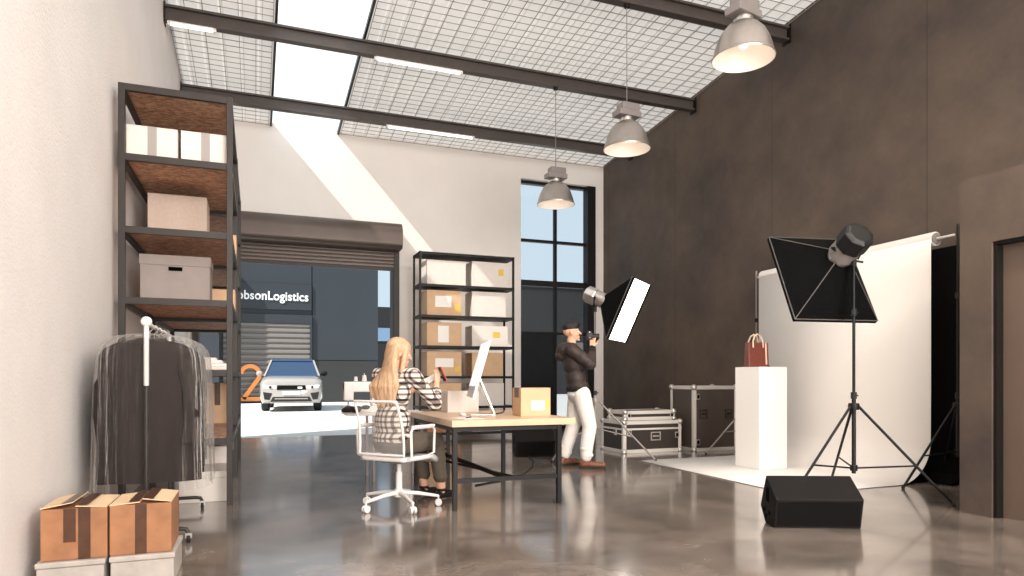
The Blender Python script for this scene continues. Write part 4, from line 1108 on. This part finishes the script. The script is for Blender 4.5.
MB().poly([(0.086, -0.066, 0.03), (0.106, -0.066, 0.03), (0.105, -0.0465, 0.298), (0.088, -0.0465, 0.298)], [(0,1,2,3)]).build('side_strap', 'handle', r)
MB().box((0.10, -0.068, 0.0), (0.137, 0.068, 0.018)).build('base_guard', 'bag_edge', r, bevel=0.003)

# ------------------------------------------------------------------ office chair
CH = (1.145, 5.66)
CRZ = math.radians(42)
r = thing('office_chair', 'white mesh-back office chair under the seated woman', 'chair', (*CH, 0), CRZ)
# +X is the way the chair faces
b = MB()
for i in range(5):
    a = math.radians(72*i+20); d = Vector((math.cos(a), math.sin(a), 0))
    b.tube([d*0.03+Vector((0, 0, 0.125)), d*0.16+Vector((0, 0, 0.115)), d*0.335+Vector((0, 0, 0.085))], [0.020, 0.017, 0.013], 10)
b.lathe([(0, 0.09), (0.042, 0.09), (0.042, 0.15), (0.03, 0.16), (0, 0.16)], 18)
b.build('star_base', 'white_metal', r, True)
for i in range(5):
    a = math.radians(72*i+20); d = Vector((math.cos(a), math.sin(a), 0)); s = Vector((-d.y, d.x, 0))
    p = d*0.335
    c = MB(); Rw = s.to_track_quat('Z', 'Y').to_matrix()
    for k in (-0.016, 0.016): c.lathe([(0, -0.009), (0.026, -0.009), (0.030, -0.004), (0.030, 0.004), (0.026, 0.009), (0, 0.009)], 18, p+s*k+Vector((0, 0, 0.030)), Rw)
    c.tube([p+Vector((0, 0, 0.03)), p+Vector((0, 0, 0.09))], 0.008, 8)
    c.build('castor', 'white_plastic', r, True)
MB().tube([(0, 0, 0.15), (0, 0, 0.30), (0, 0, 0.301), (0, 0, 0.40)], [0.028, 0.028, 0.02, 0.02], 16).build('gas_column', 'white_metal', r, True, angle=50)
b = MB(); b.box((-0.12, -0.11, 0.385), (0.12, 0.11, 0.415), bev=0.01); b.build('seat_mechanism', 'gear', r)
# seat: waterfall front, slightly dished
b = MB(); P = []
nx, ny = 12, 12
for i in range(nx+1):
    row = []
    for j in range(ny+1):
        u, v = i/nx, j/ny
        x = -0.23+0.47*u; y = (v-0.5)*(0.49-0.05*(1-u)**2)
        z = 0.452-0.018*math.sin(PI*v)*math.sin(PI*min(1, u*1.1))-0.05*max(0, u-0.78)/0.22*max(0, u-0.78)/0.22
        row.append(b.bm.verts.new((x, y, z)))
    P.append(row)
for i in range(nx):
    for j in range(ny): b.face([P[i][j], P[i+1][j], P[i+1][j+1], P[i][j+1]])
o = b.build('seat', 'white_plastic', r, True); md = o.modifiers.new('s', 'SOLIDIFY'); md.thickness = 0.035; md.offset = -1
# back frame loop and mesh
def back_pt(v, y):   # v 0..1 height
    return Vector((-0.235-0.085*v+0.03*math.sin(PI*v)-0.012+0.02*(2*y/0.45)**2*0.5, y*(1-0.06*v), 0.47+0.44*v))
loop = [back_pt(v/10, -0.225) for v in range(11)]+[back_pt(1, -0.225+0.45*k/8) for k in range(1, 8)]+[back_pt(1-v/10, 0.225) for v in range(11)]+[back_pt(0, 0.225-0.45*k/8) for k in range(1, 8)]
MB().tube(loop, 0.011, 10, closed=True).build('back_frame', 'white_metal', r, True)
b = MB(); P = [[b.bm.verts.new(back_pt(i/10, -0.222+0.444*j/8)) for j in range(9)] for i in range(11)]
for i in range(10):
    for j in range(8): b.face([P[i][j], P[i][j+1], P[i+1][j+1], P[i+1][j]])
b.build('back_mesh', 'mesh', r, True)
for s in (-1, 1):
    y = s*0.275
    pts = [(-0.20, s*0.235, 0.445), (-0.20, y, 0.46), (-0.21, y, 0.66), (-0.19, y, 0.69), (0.10, y, 0.69), (0.13, y, 0.66), (0.12, y, 0.47), (0.10, s*0.235, 0.445)]
    a = MB().tube(pts, 0.011, 10).build('armrest', 'white_metal', r, True)
    MB().box((-0.18, y-0.022, 0.69), (0.11, y+0.022, 0.712), bev=0.008).build('arm_pad', 'white_plastic', a)

# ------------------------------------------------------------------ people
def blob(b, name, m, parent=None, voxel=0.008, it=3, loc=None):
    o = b.build(name, m, parent, True, angle=180, loc=loc)
    md = o.modifiers.new('remesh', 'REMESH'); md.mode = 'VOXEL'; md.voxel_size = voxel; md.use_smooth_shade = True
    if it: sm = o.modifiers.new('smooth', 'SMOOTH'); sm.factor = 0.5; sm.iterations = it
    return o
def chain(b, pts, rs):
    for (p, q, r1, r2) in zip(pts, pts[1:], rs, rs[1:]): b.capsule(p, q, r1, r2)
def hand(b, Wr, d, n, thumb=1, curl=0.6, sc=1.0, spread=0.0):
    Wr, d, n = Vector(Wr), Vector(d).normalized(), Vector(n); n = (n-d*n.dot(d)).normalized(); s = d.cross(n)*thumb
    for k, w in ((-0.026, 0.013), (-0.009, 0.014), (0.009, 0.014), (0.026, 0.013)):
        b.capsule(Wr+s*k*0.6*sc, Wr+d*0.088*sc+s*k*sc, 0.015*sc, w*sc, 10)
    for k, L in ((0.030, 0.072), (0.010, 0.082), (-0.010, 0.076), (-0.029, 0.058)):
        p = Wr+d*0.09*sc+s*k*sc; dd = (d+s*spread*k*10).normalized(); ang = curl*(1.0+0.25*(k < 0))
        rad = 0.0088*sc
        for seg in range(3):
            ang_d = ang*(0.7, 1.0, 0.8)[seg]
            dd = (dd*math.cos(ang_d)+n*math.sin(ang_d)).normalized()
            n2 = (n-dd*n.dot(dd)); l = L*sc*(0.45, 0.32, 0.23)[seg]
            q = p+dd*l
            b.capsule(p, q, rad, rad*0.9, 8); p = q; rad *= 0.92
            n = n2.normalized() if n2.length > 1e-3 else n
        n = (Vector(n)-d*Vector(n).dot(d)).normalized() if (Vector(n)-d*Vector(n).dot(d)).length > 1e-3 else n
    p = Wr+d*0.028*sc+s*0.028*sc; t1 = (d*0.72+s*0.62+Vector(n)*0.30).normalized(); q = p+t1*0.042*sc
    b.capsule(p, q, 0.013*sc, 0.011*sc, 8); t2 = (d*0.85+s*0.15+Vector(n)*0.5).normalized(); e = q+t2*0.034*sc
    b.capsule(q, e, 0.0105*sc, 0.009*sc, 8)
def head(b, c, R, sc=1.0):
    """skull, jaw, nose, brow, lips, ears; +X of R is where the face looks"""
    c = Vector(c)
    def T(p): return c+R@(Vector(p)*sc)
    b.sphere(T((-0.012, 0, 0.03)), 0.1*sc, 14, (0.98, 0.77, 0.92), R)
    b.sphere(T((0.022, 0, -0.022)), 0.08*sc, 14, (0.86, 0.78, 1.06), R)
    b.sphere(T((0.042, 0, -0.075)), 0.045*sc, 12, (0.95, 1.05, 0.75), R)
    b.sphere(T((0.076, 0, -0.098)), 0.02*sc, 10, (0.9, 1.2, 0.8), R)
    b.capsule(T((0.088, 0, 0.012)), T((0.112, 0, -0.026)), 0.0075*sc, 0.0115*sc, 10)
    b.capsule(T((0.074, -0.032, 0.024)), T((0.074, 0.032, 0.024)), 0.016*sc, 0.016*sc, 10)
    b.capsule(T((0.082, -0.018, -0.058)), T((0.082, 0.018, -0.058)), 0.0095*sc, 0.0095*sc, 8)
    b.capsule(T((0.080, -0.016, -0.070)), T((0.080, 0.016, -0.070)), 0.0095*sc, 0.0095*sc, 8)
    for s in (-1, 1):
        b.sphere(T((-0.012, s*0.078, -0.01)), 0.03*sc, 10, (0.62, 0.34, 1.0), R)
        b.sphere(T((0.055, s*0.045, -0.03)), 0.03*sc, 10, (0.8, 0.7, 0.8), R)
    return T
def face_parts(parent, T, sc=1.0, brow='dark_hair'):
    for s in (-1, 1):
        e = MB().sphere(T((0.0745, s*0.033, 0.002)), 0.0115*sc, 8).build('eye', 'label', parent, True)
        MB().sphere(T((0.0825, s*0.033, 0.002)), 0.0058*sc, 8).build('iris', 'black', e, True)
        MB().tube([T((0.089, s*0.016, 0.026)), T((0.091, s*0.032, 0.031)), T((0.082, s*0.05, 0.026))], 0.004*sc, 6).build('eyebrow', brow, parent, True)
    MB().tube([T((0.090, -0.02, -0.064)), T((0.0935, 0, -0.0645)), T((0.090, 0.02, -0.064))], 0.0035*sc, 6).build('mouth', 'handle', parent, True)

# ---- the photographer, standing, facing +X of his own frame (to the right of the photo)
PRZ = math.radians(-20)
PL = (3.76, 7.42, 0)
hip = {-1: Vector((0.005, -0.095, 0.92)), 1: Vector((-0.03, 0.09, 0.92))}
knee = {-1: Vector((0.10, -0.125, 0.50)), 1: Vector((-0.075, 0.115, 0.50))}
ank = {-1: Vector((0.055, -0.145, 0.10)), 1: Vector((-0.175, 0.14, 0.10))}
toe = {-1: Vector((0.255, -0.175, 0.035)), 1: Vector((-0.02, 0.22, 0.035))}
sho = {-1: Vector((-0.115, -0.185, 1.435)), 1: Vector((-0.10, 0.185, 1.435))}
elb = {-1: Vector((0.10, -0.235, 1.265)), 1: Vector((0.12, 0.225, 1.27))}
wri = {-1: Vector((0.135, -0.085, 1.475)), 1: Vector((0.15, 0.095, 1.48))}
Rm = Matrix.Rotation(math.radians(-4), 3, 'Y')
hc = Vector((-0.105, 0, 1.665))
b = MB()
b.sphere((-0.02, 0, 0.98), 0.15, 14, (0.72, 1.0, 0.8)); b.sphere((-0.055, 0, 1.15), 0.14, 14, (0.72, 0.98, 1.2)); b.sphere((-0.085, 0, 1.33), 0.155, 14, (0.72, 1.05, 1.0))
for s in (-1, 1):
    chain(b, [hip[s]-Vector((0.01, 0, 0.04)), knee[s], ank[s]], [0.070, 0.056, 0.042]); chain(b, [ank[s]-Vector((0, 0, 0.05)), toe[s]], [0.04, 0.03])
    chain(b, [Vector((-0.10, 0, 1.43)), sho[s], elb[s], wri[s]], [0.07, 0.058, 0.043, 0.030])
    hand(b, wri[s], Vector((0.10, -s*0.25, 0.85)), Vector((0.35, -s*0.9, -0.1)), thumb=s, curl=0.55)
chain(b, [(-0.11, 0, 1.45), (-0.108, 0, 1.58)], [0.06, 0.055])
T = head(b, hc, Rm)
man = blob(b, 'person', 'skin', None, 0.0065, 3, PL)
man.rotation_euler = (0, 0, PRZ)
tag(man, 'person in dark hooded jacket and white trousers standing and holding a camera to the face', 'person')
face_parts(man, T)
b = MB(); R2 = Rm
b.sphere(hc+Vector((-0.018, 0, 0.068)), 0.100, 14, (1.08, 0.84, 0.80), R2); b.sphere(hc+Vector((0.035, 0, 0.092)), 0.066, 12, (0.98, 1.12, 0.62), R2); b.sphere(hc+Vector((-0.07, 0, 0.035)), 0.05, 12, (0.66, 1.2, 1.1), R2)
blob(b, 'hair', 'dark_hair', man, 0.007, 2)
b = MB()
b.sphere((-0.035, 0, 1.0), 0.168, 14, (0.84, 1.06, 0.55)); b.sphere((-0.055, 0, 1.10), 0.165, 14, (0.80, 1.02, 1.0)); b.sphere((-0.085, 0, 1.30), 0.175, 14, (0.80, 1.06, 1.05))
for s in (-1, 1):
    chain(b, [Vector((-0.10, 0, 1.42)), sho[s], elb[s], wri[s]-Vector((0, 0, 0.02))], [0.095, 0.084, 0.066, 0.05])
    b.sphere(elb[s]+Vector((-0.02, 0, 0.01)), 0.072, 10); b.sphere(sho[s].lerp(elb[s], 0.5), 0.082, 10)
b.sphere((-0.195, 0, 1.44), 0.11, 14, (0.95, 1.15, 0.95)); b.sphere((-0.13, 0, 1.50), 0.085, 14, (1.15, 1.1, 0.55))
b.sphere((-0.245, 0, 1.385), 0.075, 12, (0.9, 1.2, 1.0))
blob(b, 'jacket', 'jacket', man, 0.010, 2)
b = MB(); b.lathe([(0.15, 0.93), (0.168, 0.935), (0.172, 0.985), (0.16, 0.995)], 30, (-0.04, 0, 0), Matrix.Diagonal((0.80, 1.03, 1)).to_3x3()); b.lathe([(0.0, 0.935), (0.15, 0.93)], 30, (-0.04, 0, 0), Matrix.Diagonal((0.80, 1.03, 1)).to_3x3())
b.build('waistband', 'cuff', man, True, angle=80)
for s in (-1, 1):
    d = (wri[s]-elb[s]).normalized()
    b = MB(); b.capsule(wri[s]-d*0.075, wri[s]-d*0.025, 0.050, 0.046); b.build('cuff', 'cuff', man, True)
b = MB()
b.sphere((-0.03, 0, 0.90), 0.15, 14, (0.80, 1.06, 0.72))
for s in (-1, 1):
    m1, m2 = hip[s].lerp(knee[s], 0.5), knee[s].lerp(ank[s], 0.55)
    chain(b, [hip[s]+Vector((0, 0, -0.02)), m1+Vector((0.0, 0, 0)), knee[s], m2+Vector((-0.012, 0, 0)), ank[s]+Vector((0, 0, 0.045))], [0.112, 0.104, 0.088, 0.083, 0.070])
    b.sphere(ank[s]+Vector((0.01, 0, 0.06)), 0.08, 10, (1.0, 0.95, 0.42)); b.sphere(ank[s]+Vector((0.0, 0, 0.14)), 0.082, 10, (1.0, 0.97, 0.4))
blob(b, 'trousers', 'white_cloth', man, 0.010, 2)
b = MB(); b.lathe([(0.0, 0.925), (0.152, 0.925), (0.156, 0.885), (0.14, 0.88), (0, 0.88)], 30, (-0.035, 0, 0), Matrix.Diagonal((0.83, 1.04, 1)).to_3x3()); b.build('tee_hem', 'tee', man, True, angle=60)
for s in (-1, 1):
    d = (toe[s]-ank[s]); d.z = 0; d.normalize(); h = ank[s]-d*0.045; h.z = 0.045
    b = MB(); b.capsule(h, ank[s]+d*0.05+Vector((0, 0, -0.045)), 0.043, 0.046); b.capsule(ank[s]+d*0.04+Vector((0, 0, -0.05)), toe[s]+Vector((0, 0, 0.005)), 0.046, 0.036); b.capsule(h+Vector((0, 0, 0.02)), ank[s]+Vector((0, 0, 0.01)), 0.042, 0.045)
    for v in b.bm.verts: v.co.z = max(v.co.z, 0.012)
    sh = blob(b, 'shoe', 'brown_leather', man, 0.007, 2)
    b = MB(); w = Vector((-d.y, d.x, 0)); tp = toe[s]+d*0.03; ol = []
    for k, hw in ((0, 0.026), (0.12, 0.040), (0.4, 0.038), (0.7, 0.044), (0.9, 0.036), (1.0, 0.016)):
        c = (h-d*0.045).lerp(Vector((tp.x, tp.y, h.z)), k); ol.append((c, hw))
    pts = [(c+w*q) for c, q in ol]+[(c-w*q) for c, q in reversed(ol)]
    b.prism([(p.x, p.y) for p in pts], 0.0, 0.020, 'z'); b.build('sole', 'rubber', sh)
# camera in the hands
fw = Vector((1, 0, 0))
r = thing('camera', 'small black camera held up in the hands of the standing person', 'camera', PL, PRZ)
cb = Vector((0.115, 0.0, 1.615))
MB().box(tuple(cb+Vector((-0.03, -0.065, -0.045))), tuple(cb+Vector((0.03, 0.065, 0.045))), bev=0.008).build('camera_body', 'black', r)
MB().box(tuple(cb+Vector((-0.028, -0.026, 0.045))), tuple(cb+Vector((0.022, 0.026, 0.068))), bev=0.006).build('viewfinder_hump', 'black', r)
MB().lathe([(0, 0.03), (0.034, 0.03), (0.036, 0.06), (0.034, 0.065), (0.037, 0.115), (0.033, 0.118), (0.028, 0.112), (0, 0.108)], 24, cb, Matrix.Rotation(PI/2, 3, 'Y')).build('lens', 'black', r, True, angle=40)
MB().lathe([(0, 0), (0.009, 0), (0.009, 0.008), (0, 0.008)], 14, cb+Vector((-0.005, -0.048, 0.045))).build('dial', 'chrome', r, True)

# ---- the seated woman; +X of her frame is the way the chair faces
b = MB()
hip = {-1: Vector((-0.07, -0.095, 0.56)), 1: Vector((-0.07, 0.095, 0.56))}
knee = {-1: Vector((0.40, -0.105, 0.535)), 1: Vector((0.40, 0.085, 0.535))}
ank = {-1: Vector((0.47, -0.12, 0.105)), 1: Vector((0.52, 0.10, 0.105))}
toe = {-1: Vector((0.64, -0.15, 0.035)), 1: Vector((0.70, 0.11, 0.035))}
sho = {-1: Vector((-0.045, -0.175, 1.125)), 1: Vector((-0.045, 0.175, 1.125))}
elb = {-1: Vector((0.16, -0.255, 0.885)), 1: Vector((0.14, 0.20, 0.87))}
wri = {-1: Vector((0.30, -0.185, 1.055)), 1: Vector((0.30, 0.02, 1.02))}
hc = Vector((0.0, -0.01, 1.31)); Rw = Rz(math.radians(-42))@Matrix.Rotation(math.radians(14), 3, 'Y')
b.sphere((-0.08, 0, 0.59), 0.15, 14, (0.85, 1.1, 0.75)); b.sphere((-0.09, 0, 0.75), 0.12, 14, (0.8, 1.0, 1.3)); b.sphere((-0.075, 0, 0.98), 0.135, 14, (0.75, 1.06, 1.15))
for s in (-1, 1):
    chain(b, [hip[s], knee[s], ank[s]], [0.085, 0.055, 0.038]); chain(b, [ank[s]-Vector((0, 0, 0.055)), toe[s]], [0.035, 0.026])
    chain(b, [Vector((-0.05, 0, 1.12)), sho[s], elb[s], wri[s]], [0.055, 0.050, 0.038, 0.026])
hand(b, wri[-1], Vector((0.28, 0.12, 0.9)), Vector((0.2, 0.9, 0.0)), thumb=-1, curl=0.5, sc=0.92)
hand(b, wri[1], Vector((0.75, -0.5, 0.25)), Vector((-0.2, -0.3, 0.9)), thumb=1, curl=0.45, sc=0.92)
chain(b, [(-0.05, 0, 1.13), (-0.025, -0.005, 1.24)], [0.05, 0.045])
T = head(b, hc, Rw, 0.95)
wo = blob(b, 'person', 'skin', None, 0.0065, 3, (*CH, 0)); wo.rotation_euler = (0, 0, CRZ)
tag(wo, 'person with long blond hair and a black and white plaid shirt seated at the desk', 'person')
face_parts(wo, T, 0.95, 'blond')
# hair: cap plus long locks down the back
b = MB()
b.sphere(T((-0.025, 0, 0.045)), 0.108, 14, (1.0, 0.86, 0.86), Rw); b.sphere(T((-0.06, 0, -0.02)), 0.095, 14, (0.75, 0.98, 1.2), Rw)
rnd = random.Random(5)
for i in range(22):
    t = -1+2*i/21
    side = Rw@Vector((-0.055-0.03*(1-t*t), t*0.085, 0.0)); p0 = hc+side+Vector((0, 0, 0.03))
    p1 = hc+side*1.12+Vector((-0.035, t*0.012, -0.13))
    p2 = Vector((-0.178-0.02*(1-t*t)+rnd.uniform(-.006, .006), t*0.125+0.02, 1.03)); p3 = Vector((-0.186+rnd.uniform(-.008, .008), t*0.115+0.025+rnd.uniform(-.01, .01), 0.86+0.05*abs(t)+rnd.uniform(-.03, .03)))
    chain(b, [p0, p1, p2, p3], [0.030, 0.030, 0.026, 0.008])
for s in (-1, 1):
    p0 = Vector(T((0.035, s*0.075, 0.05))); p1 = Vector(T((0.03, s*0.088, -0.06))); p2 = p1+Vector((-0.05, s*0.02, -0.10))
    chain(b, [p0, p1, p2], [0.028, 0.026, 0.02])
blob(b, 'hair', 'blond', wo, 0.008, 2)
# shirt
b = MB()
b.sphere((-0.085, 0, 0.60), 0.165, 14, (0.84, 1.1, 0.6)); b.sphere((-0.095, 0, 0.74), 0.15, 14, (0.82, 1.06, 1.2)); b.sphere((-0.08, 0, 0.98), 0.152, 14, (0.78, 1.08, 1.15))
for s in (-1, 1):
    chain(b, [Vector((-0.05, 0, 1.11)), sho[s], elb[s], elb[s].lerp(wri[s], 0.42)], [0.07, 0.068, 0.058, 0.052])
b.sphere(elb[-1]+Vector((0, 0, 0)), 0.066, 10)
b.sphere((-0.05, 0, 1.155), 0.062, 12, (1.05, 1.15, 0.6))
blob(b, 'shirt', 'plaid', wo, 0.010, 2)
for s in (-1, 1):
    b = MB(); d = (wri[s]-elb[s]); c0 = elb[s]+d*0.36; c1 = elb[s]+d*0.50
    b.capsule(c0, c1, 0.055, 0.054); b.build('rolled_cuff', 'plaid', wo, True)
b = MB()
b.sphere((-0.07, 0, 0.56), 0.15, 14, (1.0, 1.12, 0.62))
for s in (-1, 1):
    chain(b, [hip[s], knee[s], ank[s]+Vector((-0.01, 0, 0.10))], [0.102, 0.078, 0.062]); b.sphere(ank[s]+Vector((-0.01, 0, 0.10)), 0.068, 10, (1, 1, 0.5))
blob(b, 'trousers', 'olive', wo, 0.010, 2)
for s in (-1, 1):
    d = (toe[s]-ank[s]); d.z = 0; d.normalize(); h = ank[s]-d*0.035; h.z = 0.042
    b = MB(); b.capsule(h, ank[s]+d*0.05+Vector((0, 0, -0.062)), 0.037, 0.038); b.capsule(ank[s]+d*0.04+Vector((0, 0, -0.062)), toe[s], 0.038, 0.031)
    for v in b.bm.verts: v.co.z = max(v.co.z, 0.004)
    sh = blob(b, 'shoe', 'black', wo, 0.007, 2)
    b = MB(); b.lathe([(0.040, -0.012), (0.046, 0.0), (0.040, 0.012)], 20, ank[s]+Vector((0, 0, -0.015))); b.build('ankle_strap', 'black', sh, True)
# what she holds
r = thing('mobile_phone', 'small red phone held in the raised hand of the seated woman', 'phone', (*CH, 0), CRZ)
b = MB(); Rp = Rz(math.radians(-35))@Matrix.Rotation(math.radians(-25), 3, 'Y')
c = Vector((0.372, -0.20, 1.135))
b.box(tuple(c+Vector((-0.005, -0.036, -0.07))), tuple(c+Vector((0.005, 0.036, 0.07))), R=Rp, at=c, bev=0.003); b.build('phone_case', 'phone', r)
b = MB(); b.box(tuple(c+Vector((-0.0062, -0.032, -0.064))), tuple(c+Vector((-0.0048, 0.032, 0.064))), R=Rp, at=c); b.build('phone_screen', 'display', r)
r = thing('booklet', 'white open booklet in the left hand of the seated woman', 'booklet', (*CH, 0), CRZ)
b = MB(); c = Vector((0.375, -0.045, 1.075))
for s, a in ((-1, 18), (1, -18)):
    R3 = Rz(math.radians(-25))@Matrix.Rotation(math.radians(a), 3, 'X')@Matrix.Rotation(math.radians(-24), 3, 'Y')
    q = c+Rz(math.radians(-25))@Vector((0, s*0.05, abs(math.sin(math.radians(a)))*0.05))
    b.box(tuple(q+Vector((-0.07, -0.05, -0.003))), tuple(q+Vector((0.07, 0.05, 0.003))), R=R3, at=q)
b.build('pages', 'booklet', r)
